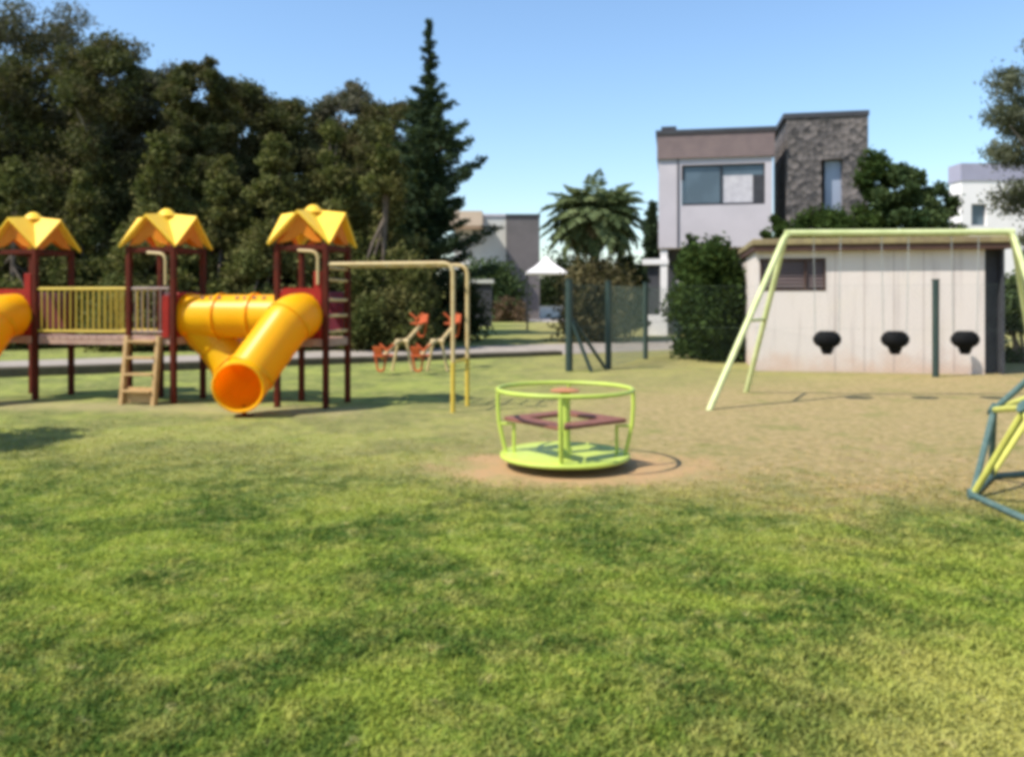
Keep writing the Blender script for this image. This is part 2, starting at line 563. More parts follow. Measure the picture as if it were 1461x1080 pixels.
# ------------------------------------------------------------------ foliage
def quads_mesh(name, C, U, V, tone, mat, parent):
    """leaf quads: centre C, half axes U, V (N,3)"""
    n = len(C)
    o_ = np.array(ORG[parent]) if parent is not None else np.zeros(3)
    P = np.empty((n, 4, 3), dtype=np.float32)
    P[:, 0] = C - U
    P[:, 1] = C - V
    P[:, 2] = C + U
    P[:, 3] = C + V
    P = (P - o_).reshape(-1, 3)
    me = bpy.data.meshes.new(name)
    me.vertices.add(4 * n)
    me.vertices.foreach_set('co', P.astype(np.float32).ravel())
    me.loops.add(4 * n)
    me.loops.foreach_set('vertex_index', np.arange(4 * n, dtype=np.int32))
    me.polygons.add(n)
    me.polygons.foreach_set('loop_start', np.arange(n, dtype=np.int32) * 4)
    me.polygons.foreach_set('loop_total', np.full(n, 4, dtype=np.int32))
    me.update(calc_edges=True)
    at_ = me.attributes.new('tone', 'FLOAT', 'POINT')
    at_.data.foreach_set('value', np.repeat(np.clip(tone, 0, 1), 4).astype(np.float32))
    me.materials.append(mat)
    ob = bpy.data.objects.new(name, me)
    COL.objects.link(ob)
    if parent is not None:
        ob.parent = parent
        ORG[ob] = ORG[parent]
    return ob


def unit(n):
    v = rng.normal(size=(n, 3))
    return v / np.linalg.norm(v, axis=1, keepdims=True)


def perp(a):
    b = unit(len(a))
    c = np.cross(a, b)
    return c / np.linalg.norm(c, axis=1, keepdims=True)


def clump_leaves(centres, radii, per, size, squash=0.75, shell=0.45):
    Cs, T = [], []
    for c, r in zip(centres, radii):
        n = int(per * (r / np.mean(radii)) ** 2)
        d = unit(n)
        rad = r * (shell + (1 - shell) * rng.random(n) ** 0.7) * (1 + 0.18 * rng.normal(size=n))
        p = d * rad[:, None] + rng.normal(size=(n, 3)) * r * 0.27
        p[:, 2] *= squash
        Cs.append(p + np.asarray(c))
        T.append(np.clip(rng.normal(0.45, 0.16) + rng.normal(0, 0.15, n), 0, 1))
    C = np.concatenate(Cs)
    t = np.concatenate(T)
    n = len(C)
    u = unit(n)
    u[:, 2] -= 0.35
    u /= np.linalg.norm(u, axis=1, keepdims=True)
    v = perp(u)
    s = size * rng.uniform(0.6, 1.35, n)
    return C, u * s[:, None], v * (s * 0.5)[:, None], t


def tree(name, px, top, D, half, label, mat, base=0.28, n_cl=34, per=260, leaf=0.15, group=None, cat='tree',
         trunk='trunk', shape='round', gap=0.0, lean=0.0, cr=0.30):
    """broad-leaved tree: tapered trunk and limbs, crown of leaf clumps"""
    x = gx(px, D)
    H = CAMZ + (HY - top) / F * D
    W = half / F * D
    root = thing(name, (x, D, 0), label, cat, group)
    z0 = H * base
    cz, rz = (H + z0) / 2, (H - z0) / 2
    cs, rs = [], []
    for i in range(n_cl):
        for _ in range(40):
            d = unit(1)[0]
            k = rng.random() ** 0.40
            if shape == 'cone':
                tt = rng.random() ** 1.35
                a = rng.random() * 2 * math.pi
                ww = W * (1.0 - tt) ** 0.85 * (0.35 + 0.65 * rng.random() ** 0.5)
                p = np.array([ww * math.cos(a), ww * math.sin(a), z0 + (H - z0) * tt * 0.97])
                r = W * cr * (1.05 - 0.72 * tt)
            else:
                fw = 1 + 0.3 * d[2]
                p = np.array([d[0] * W * k * fw, d[1] * W * k * fw, cz + d[2] * rz * k])
                p[0] += lean * (p[2] - z0)
                r = W * cr * rng.uniform(0.7, 1.25)
                p[2] = min(p[2], H - r * 0.75)
            break
        cs.append(p + np.array([x, D, 0]))
        rs.append(r)
    if shape == 'round':      # a few leading clumps give the top its bumps
        for i in range(14):
            a = rng.uniform(-1, 1)
            r = W * cr * rng.uniform(0.3, 0.95)
            cs.append(np.array([x + a * W * 0.8 + lean * (H - z0), D + rng.uniform(-.4, .4) * W, H - r * 0.7 - abs(a) ** 1.7 * rz * 0.34 - 0.12 * rz * rng.random()]))
            rs.append(r)
    C, U, V, t = clump_leaves(cs, rs, per, leaf)
    quads_mesh('crown', C, U, V, t, mat, root)
    mb = MB()
    r0 = max(0.06, H * 0.016)
    tx = x + lean * (cz - z0)
    top_p = Vector((tx, D, cz + rz * 0.35))
    pts = [Vector((x, D, -0.1)), Vector((x + rng.normal(0, .03) * H * .3, D, z0 * 0.6)), Vector(((x + tx) / 2, D, (z0 + cz) / 2)), top_p]
    mb.tube(pts, [r0 * 1.25, r0, r0 * 0.8, r0 * 0.25], 8)
    for i in range(min(9, n_cl // 3)):
        c = Vector(cs[i])
        q = rng.uniform(0.25, 0.85)
        s = pts[1].lerp(top_p, q)
        s.x = pts[1].x + (top_p.x - pts[1].x) * q
        e = s.lerp(c, 0.9)
        m_ = s.lerp(e, 0.5) + Vector((0, 0, 0.08 * (e - s).length))
        mb.tube([s, m_, e], [r0 * 0.5, r0 * 0.34, r0 * 0.12], 6)
    mb.build('trunk', M[trunk], root, smooth=True)
    return root


def conifer(name, px, top, D, half, label, mat, prof=None, whorls=30, leaf=0.16, group=None, cat='tree', rise=0.18, low=0.04, dens=1.0):
    """conifer: straight trunk, whorls of branches carrying needle sprays"""
    x = gx(px, D)
    H = CAMZ + (HY - top) / F * D
    W = half / F * D
    root = thing(name, (x, D, 0), label, cat, group)
    mb = MB()
    mb.tube([(x, D, -0.1), (x, D, H * 0.5), (x, D, H * 0.985)], [H * 0.016, H * 0.010, 0.012], 8)
    Cs, Us, Vs, Ts = [], [], [], []
    prof = prof or (lambda t: (1 - t) ** 0.8)
    for w in range(whorls):
        t = low + (1 - low) * (w / whorls) ** 0.72
        nb = int(9 - 4 * t)
        a0 = rng.random() * 6.28
        for b in range(nb):
            a = a0 + b * 2 * math.pi / nb + rng.normal(0, 0.18)
            ln = W * prof(t) * rng.choice([0.55, 0.75, 0.95, 1.3])
            if ln < 0.05:
                ln = 0.05
            z = H * (t + rng.normal(0, 0.006))
            d = np.array([math.cos(a), math.sin(a), 0])
            up = rise * (0.4 + t) * 1.3
            q0 = np.array([x, D, z])
            q1 = q0 + d * ln + np.array([0, 0, ln * up])
            qm = q0 + d * ln * 0.5 + np.array([0, 0, ln * (up * 0.5 - 0.06)])
            mb.tube([q0, qm, q1], [max(0.008, ln * 0.018), max(0.006, ln * 0.012), 0.004], 5)
            n = int((26 + 95 * ln) * dens)
            s = rng.random(n) ** 0.75
            base = np.where((s < 0.5)[:, None], q0 + (qm - q0) * (s * 2)[:, None], qm + (q1 - qm) * (s * 2 - 1)[:, None])
            wd = (0.10 + 0.16 * ln * (1 - s * 0.75))
            off = rng.normal(size=(n, 3)) * wd[:, None] * np.array([0.5, 0.5, 0.32])
            Cs.append(base + off)
            dd = d * 0.8 + rng.normal(size=(n, 3)) * 0.55 + np.array([0, 0, 0.15])
            dd /= np.linalg.norm(dd, axis=1, keepdims=True)
            sz = leaf * rng.uniform(0.6, 1.3, n) * (0.55 + 0.45 * min(1, ln / W * 2))
            Us.append(dd * sz[:, None])
            Vs.append(perp(dd) * (sz * 0.3)[:, None])
            Ts.append(np.clip(rng.normal(0.45, 0.15) + rng.normal(0, 0.15, n), 0, 1))
    quads_mesh('crown', np.concatenate(Cs), np.concatenate(Us), np.concatenate(Vs), np.concatenate(Ts), mat, root)
    mb.build('trunk', M['trunk'], root, smooth=True)
    return root


def shrub(name, px0, px1, top, D, label, mat, depth=1.2, n_cl=26, per=220, leaf=0.09, group=None, cat='shrub', cr=0.28, z_low=0.0, spikes=0):
    x0, x1 = gx(px0, D), gx(px1, D)
    H = CAMZ + (HY - top) / F * D
    x = (x0 + x1) / 2
    root = thing(name, (x, D, 0), label, cat, group)
    cs, rs = [], []
    W = (x1 - x0) / 2
    R = min(W, H / 2)
    for i in range(n_cl):
        r = R * cr * 2 * rng.uniform(0.6, 1.15)
        u = rng.uniform(-1, 1)
        hh = H * (1 - 0.28 * abs(u) ** 2.2) * rng.uniform(0.92, 1.0)
        z = rng.uniform(z_low + r * 0.4, max(z_low + r * .5, hh - r * 0.7))
        xx = x + u * (W - r * 0.6)
        cs.append((xx, D + rng.uniform(-1, 1) * depth * 0.5, z))
        rs.append(r)
    for i in range(spikes):
        u = rng.uniform(-.7, .7)
        for k in range(4):
            cs.append((x + u * W + k * .03, D, H * (0.80 + 0.065 * k)))
            rs.append(R * (0.22 - 0.045 * k))
    C, U, V, t = clump_leaves(cs, rs, per, leaf, 0.85, 0.4)
    C[:, 2] = np.maximum(C[:, 2], 0.02)
    quads_mesh('foliage', C, U, V, t, mat, root)
    mb = MB()
    for i in range(5):
        e = Vector(cs[i])
        mb.tube([(x + rng.normal(0, .1), D + rng.normal(0, .1), -0.05), (x + (e.x - x) * .4, D, e.z * .5), e], [0.05, 0.035, 0.012], 6)
    mb.build('stem', M['trunk'], root, smooth=True)
    return root


# ------------------------------------------------------------------ camera, light, sky
cam = bpy.data.cameras.new('camera')
cam.sensor_width = 36.0
cam.lens = 36.0 * F / 1461.0
cam.shift_y = -(540.0 - HY) / 1461.0
cam.clip_end = 2000
co = bpy.data.objects.new('camera', cam)
COL.objects.link(co)
co.location = (0, 0, CAMZ)
co.rotation_euler = (math.radians(90), 0, 0)
SC.camera = co

EL, SH = math.radians(53), Vector((0.89, 0.456, 0)).normalized()      # sun height, way the shadows fall
sun = bpy.data.lights.new('sun', 'SUN')
sun.energy = 5.0
sun.angle = math.radians(0.55)
sun.color = (1.0, 0.945, 0.86)
so = bpy.data.objects.new('sun', sun)
COL.objects.link(so)
ldir = Vector((SH.x * math.cos(EL), SH.y * math.cos(EL), -math.sin(EL)))
so.rotation_euler = ldir.to_track_quat('-Z', 'Y').to_euler()
so.location = (-20, -10, 30)

w = bpy.data.worlds.new('World')
SC.world = w
w.use_nodes = True
nt = w.node_tree
bg = nt.nodes['Background']
sky = nt.nodes.new('ShaderNodeTexSky')
sky.sky_type = 'NISHITA'
sky.sun_disc = False
sky.sun_elevation = EL
sky.sun_rotation = math.atan2(-SH.x, -SH.y)
sky.air_density = 1.3
sky.dust_density = 0.4
sky.ozone_density = 6.0
nt.links.new(sky.outputs[0], bg.inputs[0])
bg.inputs[1].default_value = 0.15
SC.view_settings.view_transform = 'Standard'
SC.view_settings.look = 'None'
SC.view_settings.exposure = 0.46
SC.view_settings.gamma = 1.0
SC.cycles.filter_width = 4.5
SC.cycles.max_bounces = 8
SC.cycles.transparent_max_bounces = 8

# ------------------------------------------------------------------ setting
def sheet(name, x0, x1, y0, y1, z, mat, nx=1, ny=1):
    mb = MB()
    vs = [(x0 + (x1 - x0) * i / nx, y0 + (y1 - y0) * j / ny, z) for j in range(ny + 1) for i in range(nx + 1)]
    fs = [(j * (nx + 1) + i, j * (nx + 1) + i + 1, (j + 1) * (nx + 1) + i + 1, (j + 1) * (nx + 1) + i) for j in range(ny) for i in range(nx)]
    return tag(mb.add(vs, fs).build(name, mat), kind='structure')


sheet('ground', -900, 900, -60, 1800, 0.0, ground_mat(), 4, 4)
sheet('pavement', -120, 120, 64.0, 84.0, 0.004, M['concrete'], 4, 1)
KD = Vector((0.862, 0.507, 0)).normalized()          # the road leads away to the right
KP = Vector((-KD.y, KD.x, 0))
K0 = Vector((gx(600, 22.2), 22.2, 0))
mb = MB()
a_, b_ = K0 - KD * 60, K0 + KD * 13.5
mb.add([a_ + KP * .4 + Vector((0, 0, .004)), b_ + KP * .4 + Vector((0, 0, .004)), b_ + KP * 5.6 + Vector((0, 0, .004)), a_ + KP * 5.6 + Vector((0, 0, .004))], [(0, 1, 2, 3)])
tag(mb.build('road', M['asphalt']), kind='structure')
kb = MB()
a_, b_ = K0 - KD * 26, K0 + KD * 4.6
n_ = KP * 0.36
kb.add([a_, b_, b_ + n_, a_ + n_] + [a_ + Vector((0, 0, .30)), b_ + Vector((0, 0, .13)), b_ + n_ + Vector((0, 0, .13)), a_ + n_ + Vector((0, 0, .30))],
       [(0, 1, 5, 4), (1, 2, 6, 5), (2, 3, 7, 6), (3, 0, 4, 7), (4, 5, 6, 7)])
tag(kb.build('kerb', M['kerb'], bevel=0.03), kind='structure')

# grass blades (too many to count)
nb = 380000
u = rng.random(nb)
Dn, Df = 2.3, 12.0
D_ = Dn * (Df / Dn) ** (u ** 0.92)
X_ = rng.uniform(-1, 1, nb) * (0.66 * D_ + 0.8)
cl = rng.random(nb)
Zr = np.sqrt(((X_ - 0.62) * 0.62) ** 2 + (D_ - 7.95) ** 2)
keep = (Zr > 0.62 + 0.5 * rng.random(nb))
dry = np.clip((D_ + 0.25 * X_ - 6.0) / 3.0, 0, 1) * np.clip((X_ + 4) / 5, 0.15, 1)
keep &= rng.random(nb) > dry * 0.62
keep &= rng.random(nb) > np.clip((D_ - 7.0) / 5.0, 0, 1)
X_, D_, cl, dry = X_[keep], D_[keep], cl[keep], dry[keep]
# tufting: pull blades toward random tuft centres
tuft = 0.5 + 0.5 * np.sin(X_ * 9.1 + 2.3 * np.sin(D_ * 5.7)) * np.sin(D_ * 8.3 + 1.9 * np.sin(X_ * 6.1))
n = len(X_)
h = (0.013 + 0.018 * rng.random(n)) * (0.65 + 0.7 * tuft) * (1 - 0.5 * dry) * np.clip(1.25 - D_ / 14, 0.4, 1)
wd = (0.0022 + 0.0010 * D_) * rng.uniform(0.7, 1.3, n)
az = rng.random(n) * 2 * np.pi
lean_ = rng.uniform(0.2, 1.5, n)
dirv = np.stack([np.cos(az), np.sin(az), np.zeros(n)], 1)
side = np.stack([-np.sin(az), np.cos(az), np.zeros(n)], 1)
b0 = np.stack([X_, D_, np.full(n, -0.003)], 1)
mid_ = b0 + dirv * (h * lean_ * 0.35)[:, None] + np.array([0, 0, 1]) * (h * 0.62)[:, None]
tip = b0 + dirv * (h * lean_)[:, None] + np.array([0, 0, 1]) * h[:, None]
P = np.empty((n, 4, 3), np.float32)
P[:, 0] = b0
P[:, 1] = mid_ + side * wd[:, None]
P[:, 2] = tip
P[:, 3] = mid_ - side * wd[:, None]
me = bpy.data.meshes.new('grass')
me.vertices.add(4 * n)
me.vertices.foreach_set('co', P.ravel())
me.loops.add(4 * n)
me.loops.foreach_set('vertex_index', np.arange(4 * n, dtype=np.int32))
me.polygons.add(n)
me.polygons.foreach_set('loop_start', np.arange(n, dtype=np.int32) * 4)
me.polygons.foreach_set('loop_total', np.full(n, 4, dtype=np.int32))
me.update(calc_edges=True)
ta = me.attributes.new('tone', 'FLOAT', 'POINT')
ta.data.foreach_set('value', np.repeat(np.clip(0.25 + 0.5 * rng.random(n) + 0.25 * (rng.random(n) ** 3) - 0.2 * (rng.random(n) ** 3), 0, 1), 4).astype(np.float32))
me.materials.append(blade_mat())
go = bpy.data.objects.new('grass', me)
COL.objects.link(go)
tag(go, 'short patchy mown grass covering the foreground lawn', 'grass', kind='stuff')

# ------------------------------------------------------------------ play structure
T3, T1 = Vector((gx(447, 12.8), 12.8, 0)), Vector((gx(48, 13.9), 13.9, 0))
uu = (T3 - T1).normalized()
vv = Vector((-uu.y, uu.x, 0))
zz = Vector((0, 0, 1))
T2 = T1.lerp(T3, 0.497)
S = 0.395
DECK, EAVE = 1.04, 2.47
play = thing('play_structure', T2, 'long yellow and maroon play structure with three roofed towers, tube slides, crawl tunnel and bridge', 'playground')


def loc(T, a, b, z):
    return T + uu * a + vv * b + zz * z


def ubox(mb, T, a, b, z, sa, sb, sz):
    return mb.box(loc(T, a, b, z), (sa, sb, sz), ax=(uu, vv, zz))


for T in (T1, T2, T3):
    for (a, b) in ((-S, -S), (S, -S), (-S, S), (S, S)):
        mb = MB()
        ubox(mb, T, a, b, EAVE / 2, 0.082, 0.082, EAVE)
        mb.build('post', M['maroon_post'], play, bevel=0.012)
    mb = MB()
    ubox(mb, T, 0, 0, DECK - 0.05, 2 * S - 0.1, 2 * S - 0.1, 0.08)
    ubox(mb, T, 0, -S, DECK - 0.06, 2 * S - 0.1, 0.05, 0.12)
    ubox(mb, T, 0, S, DECK - 0.06, 2 * S - 0.1, 0.05, 0.12)
    ubox(mb, T, -S, 0, DECK - 0.06, 0.05, 2 * S - 0.1, 0.12)
    ubox(mb, T, S, 0, DECK - 0.06, 0.05, 2 * S - 0.1, 0.12)
    mb.build('deck', M['bridge_wood'], play, bevel=0.006)
    # roof: four gables meeting in one apex
    h, o, zg, zc = 0.50, 0.535, EAVE + 0.47, EAVE + 0.53
    c_ = [loc(T, -h, -h, EAVE - .02), loc(T, h, -h, EAVE - .02), loc(T, h, h, EAVE - .02), loc(T, -h, h, EAVE - .02)]
    g_ = [loc(T, 0, -o, zg), loc(T, o, 0, zg), loc(T, 0, o, zg), loc(T, -o, 0, zg)]
    ap = loc(T, 0, 0, zc)
    mb = MB()
    mb.add(c_ + g_ + [ap], [(0, 4, 8), (4, 1, 8), (1, 5, 8), (5, 2, 8), (2, 6, 8), (6, 3, 8), (3, 7, 8), (7, 0, 8)])
    rf = mb.build('roof', M['roof_plastic'], play, solid=0.035)
    mb = MB()
    mb.lathe(loc(T, 0, 0, zc - 0.03), [(0.17, 0), (0.13, 0.05), (0.075, 0.10), (0.04, 0.12)], 12)
    mb.build('roof_cap', M['roof_plastic'], rf, smooth=True)
    mb = MB()
    for k in range(4):
        a, b, g = c_[k], c_[(k + 1) % 4], g_[k]
        cen = loc(T, 0, 0, 0)
        def ins(p):
            q = Vector(p)
            d = Vector((cen.x - q.x, cen.y - q.y, 0))
            return q + d.normalized() * 0.11
        lo1, lo2 = a.lerp(b, 0.08), a.lerp(b, 0.92)
        poly = [ins(lo1 + zz * 0.03), ins(a.lerp(b, 0.26) + zz * 0.05), ins(a.lerp(b, 0.5) + zz * 0.17), ins(a.lerp(b, 0.74) + zz * 0.05), ins(lo2 + zz * 0.03), ins(Vector(g) - zz * 0.07)]
        nrm = (b - a).cross(zz).normalized() * 0.02
        mb.prism(poly, nrm)
    mb.build('gable_panel', M['orange_plastic'], rf)
    mb = MB()      # head rails under the roof
    for (a1, b1, a2, b2) in ((-S, -S, S, -S), (-S, S, S, S), (-S, -S, -S, S), (S, -S, S, S)):
        mb.bar(loc(T, a1, b1, EAVE - 0.06), loc(T, a2, b2, EAVE - 0.06), 0.05, 0.07)
    mb.build('head_rail', M['maroon_post'], play)


def ring_panel(T, a, b, axis, R, zc, z0, z1, mat, w=None, name='panel'):
    """panel standing on the deck with a round hole; axis 'u' or 'v' is its normal"""
    mb = MB()
    w = w or (S - 0.05)
    d = vv if axis == 'u' else uu
    nrm = uu if axis == 'u' else vv
    n = 28
    outer, inner = [], []
    for i in range(n):
        t = 2 * math.pi * i / n
        c, s_ = math.cos(t), math.sin(t)
        k = 1 / max(abs(c), abs(s_))
        hz = (z1 - zc) if s_ > 0 else (zc - z0)
        outer.append(loc(T, a, b, zc) + d * (c * k * w) + zz * (s_ * k * hz))
        inner.append(loc(T, a, b, zc) + d * (c * R) + zz * (s_ * R))
    th = nrm * 0.02
    vs = [p - th for p in outer] + [p - th for p in inner] + [p + th for p in outer] + [p + th for p in inner]
    fs = []
    for i in range(n):
        j = (i + 1) % n
        fs += [(i, j, n + j, n + i), (2 * n + j, 2 * n + i, 3 * n + i, 3 * n + j), (n + i, n + j, 3 * n + j, 3 * n + i), (j, i, 2 * n + i, 2 * n + j)]
    return mb.add(vs, fs).build(name, mat, play)


TR = 0.335
ZC = 1.36
# crawl tunnel between the middle and right towers
ring_panel(T2, S, 0, 'u', TR - 0.01, ZC, DECK - 0.1, ZC + 0.38, M['red_panel'])
ring_panel(T3, -S, 0, 'u', TR - 0.01, ZC, DECK - 0.1, ZC + 0.42, M['red_panel'])
mb = MB()
A, B = loc(T2, S - 0.03, 0, ZC), loc(T3, -S + 0.03, 0, ZC)
mb.tube([A.lerp(B, i / 12) for i in range(13)], TR, 32, cap=False)
tun = mb.build('crawl_tunnel', M['yellow_plastic'], play, smooth=True, solid=0.015)
mb = MB()
for q in (0.03, 0.34, 0.66, 0.97):
    c = A.lerp(B, q)
    mb.tube([c - uu * 0.025, c + uu * 0.025], TR + 0.03, 32, cap=False)
mb.build('tunnel_flange', M['yellow_plastic'], tun, smooth=True, solid=0.012)
for q in (0.22, 0.30, 0.38, 0.55, 0.62, 0.71, 0.80):     # dark ventilation bosses along the top
    c = A.lerp(B, q) - vv * (TR * 0.55) + zz * (TR * 0.84)
    mb = MB()
    nrm = (-vv * 0.55 + zz * 0.84).normalized()
    mb.tube([c - nrm * 0.01, c + nrm * 0.022], 0.032, 10)
    mb.build('vent_plug', M['brown_plank'], tun)


def tube_slide(T, pts, name='tube_slide'):
    path = fillet(pts, 0.42, 9)
    mb = MB()
    mb.tube(path, TR, 32, cap=False)
    sl = mb.build(name, M['yellow_plastic'], play, smooth=True, solid=0.016)
    mb = MB()
    d = (path[-1] - path[-2]).normalized()
    x = d.cross(zz).normalized()
    y = x.cross(d)
    mb.tube([path[-1] + (x * math.cos(t) + y * math.sin(t)) * (TR + 0.004) for t in [2 * math.pi * i / 32 for i in range(32)]], 0.022, 8, closed=True)
    mb.build('exit_rim', M['yellow_plastic'], sl, smooth=True)
    mb = MB()
    # seam collars
    for q in (0.34, 0.66):
        i = int(q * (len(path) - 1))
        c = path[i]
        t = (path[i + 1] - path[i - 1]).normalized()
        mb.tube([c - t * 0.02, c + t * 0.02], TR + 0.022, 32, cap=False)
    mb.build('seam_collar', M['yellow_plastic'], sl, smooth=True, solid=0.012)
    mb = MB()
    e = path[-4]
    mb.tube([(e.x, e.y, -0.05), (e.x, e.y, max(0.1, e.z - TR))], 0.035, 8)
    mb.box((e.x, e.y, 0.012), (0.22, 0.16, 0.02))
    mb.build('support_leg', M['maroon_post'], sl)
    return sl


for T in (T1, T3):
    ring_panel(T, 0, -S, 'v', TR - 0.01, ZC + 0.02, DECK - 0.1, ZC + 0.44, M['red_panel'])
    k_ = 0.22 if T is T1 else 0.0
    p0 = loc(T, 0.02, -S - 0.0, ZC + 0.02)
    p1 = loc(T, 0.02, -S - 0.36, ZC + 0.0)
    p2 = loc(T, -0.40 + k_, -S - 0.88, 0.50)
    p3 = loc(T, -0.30 + k_, -S - 1.26, 0.43)
    tube_slide(T, [p0, p1, p2, p3])
# short chute behind, leaving the middle tower below the tunnel
q0, q1, q2, q3 = loc(T2, 0.52, 0.10, 1.22), loc(T2, 0.78, 0.22, 0.95), loc(T2, 1.12, 0.20, 0.50), loc(T2, 1.42, 0.05, 0.42)
tube_slide(T2, [q0, q1, q2, q3])

# bridge between the left and middle towers
Ab, Bb = loc(T1, S + .05, 0, 0), loc(T2, -S - .05, 0, 0)
mb = MB()
nbp = 12
for i in range(nbp):
    c = Ab.lerp(Bb, (i + 0.5) / nbp)
    mb.box(c + zz * (DECK - 0.03), ((Bb - Ab).length / nbp - 0.012, 0.78, 0.05), ax=(uu, vv, zz))
for s_ in (-1, 1):
    mb.bar(Ab + vv * 0.36 * s_ + zz * (DECK - 0.09), Bb + vv * 0.36 * s_ + zz * (DECK - 0.09), 0.05, 0.08)
bridge = mb.build('bridge', M['bridge_wood'], play, bevel=0.005)
for s_ in (-1, 1):
    mb = MB()
    a, b = Ab + vv * 0.385 * s_, Bb + vv * 0.385 * s_
    mb.tube([a + zz * 1.80, b + zz * 1.80], 0.024, 8)
    mb.tube([a + zz * 1.12, b + zz * 1.12], 0.018, 8)
    for i in range(15):
        c = a.lerp(b, (i + 0.6) / 15.2)
        mb.tube([c + zz * 1.12, c + zz * 1.80], 0.012, 6)
    mb.build('railing', M['yellow_paint'], bridge, smooth=True)

# middle tower: barred front guard and the ladder below it
mb = MB()
a, b = loc(T2, -S + .05, -S, 0), loc(T2, S - .05, -S, 0)
mb.tube([a + zz * 1.80, b + zz * 1.80], 0.022, 8)
mb.tube([a + zz * 1.12, b + zz * 1.12], 0.018, 8)
for i in range(6):
    c = a.lerp(b, (i + 0.6) / 6.2)
    mb.tube([c + zz * 1.12, c + zz * 1.80], 0.012, 6)
mb.build('guard_rail', M['guard'], play, smooth=True)
mb = MB()
f0, f1 = loc(T2, -0.36, -S - 0.08, 0), loc(T2, 0.20, -S - 0.08, 0)
out = -vv * 0.14
for p in (f0, f1):
    mb.bar(p + zz * (DECK + 0.02), p + out - zz * 0.05, 0.07, 0.09)
lad = mb.build('ladder', M['ladder_wood'], play, bevel=0.01)
for i in range(4):
    q = 0.08 + 0.24 * i
    mb = MB()
    a, b = (f0 + zz * (DECK + .02)).lerp(f0 + out, q), (f1 + zz * (DECK + .02)).lerp(f1 + out, q)
    mb.box((a + b) / 2, ((b - a).length - .07, 0.16, 0.035), ax=(uu, vv, zz))
    mb.build('rung', M['ladder_wood'], lad, bevel=0.006)
mb = MB()
mb.prism([f0 + out * 0.72 + uu * .04 + zz * 0.03, f1 + out * 0.72 - uu * .04 + zz * 0.03, f1 + out * .62 - uu * .04 + zz * 0.27, f0 + out * .62 + uu * .04 + zz * 0.27], vv * 0.015)
mb.build('kick_board', M['ladder_wood'], lad)

# wine-coloured upper panels and pale grab hoops
for T, a, b, ax_ in ((T1, 0, S, 'v'), (T1, -S, 0, 'u'), (T3, 0, S, 'v'), (T2, 0, S, 'v')):
    mb = MB()
    if ax_ == 'v':
        ubox(mb, T, a, b, DECK + 0.40, 2 * S - 0.12, 0.03, 0.62)
    else:
        ubox(mb, T, a, b, DECK + 0.40, 0.03, 2 * S - 0.12, 0.62)
    mb.build('panel', M['wine_panel'], play, bevel=0.01)
for T in (T2, T3):
    mb = MB()
    p = loc(T, S - 0.10, -S - 0.05, 0)
    pts = fillet([loc(T, S - .1, -S - .06, 1.85), loc(T, S - .1, -S - .06, 2.34), loc(T, S - .42, -S - .06, 2.36)], 0.12)
    mb.tube(pts, 0.022, 8)
    mb.build('grab_bar', M['tan_paint'], play, smooth=True)
# slide-side wing panels
for T in (T1, T3):
    mb = MB()
    ubox(mb, T, S - 0.11, -S - 0.035, DECK + 0.52, 0.13, 0.03, 0.98)
    mb.build('panel', M['red_panel'], play, bevel=0.01)
mb = MB()
ubox(mb, T2, S - 0.11, -S - 0.035, DECK + 0.32, 0.12, 0.03, 0.66)
mb.build('panel', M['red_panel'], play, bevel=0.01)

# right tower: rungs on its right side and the overhead ladder
mb = MB()
for z in (1.14, 1.38, 1.62, 1.92, 2.10):
    mb.tube([loc(T3, S, -S + .04, z), loc(T3, S, S - .04, z)], 0.024, 8)
mb.build('side_rung', M['tan_paint'], play, smooth=True)
ZB = 2.15
end = 0.0
over = None
mb = MB()
LB = 2.32
for s_ in (-1, 1):
    b = 0.385 * s_
    pts = fillet([loc(T3, S - .05, b, ZB), loc(T3, S + LB - 0.35, b, ZB), loc(T3, S + LB - 0.35, b, -0.05)], 0.16, 8)
    mb.tube(pts, 0.030, 10)
over = mb.build('overhead_ladder', M['tan_paint'], play, smooth=True)
for i in range(7):
    mb = MB()
    a = S + 0.18 + i * 0.26
    mb.tube([loc(T3, a, -0.385, ZB - .01), loc(T3, a, 0.385, ZB - .01)], 0.017, 8)
    mb.build('rung', M['tan_paint'], over, smooth=True)
mb = MB()
for s_ in (-1, 1):
    mb.tube([loc(T3, S + LB - 0.35, 0.385 * s_, 0.0), loc(T3, S + LB - 0.35, 0.385 * s_, 0.72)], 0.034, 10)
mb.tube([loc(T3, S + LB - 0.35, -0.385, 0.72), loc(T3, S + LB - 0.35, 0.385, 0.72)], 0.022, 8)
mb.build('leg_sleeve', M['yellow_paint'], over, smooth=True)

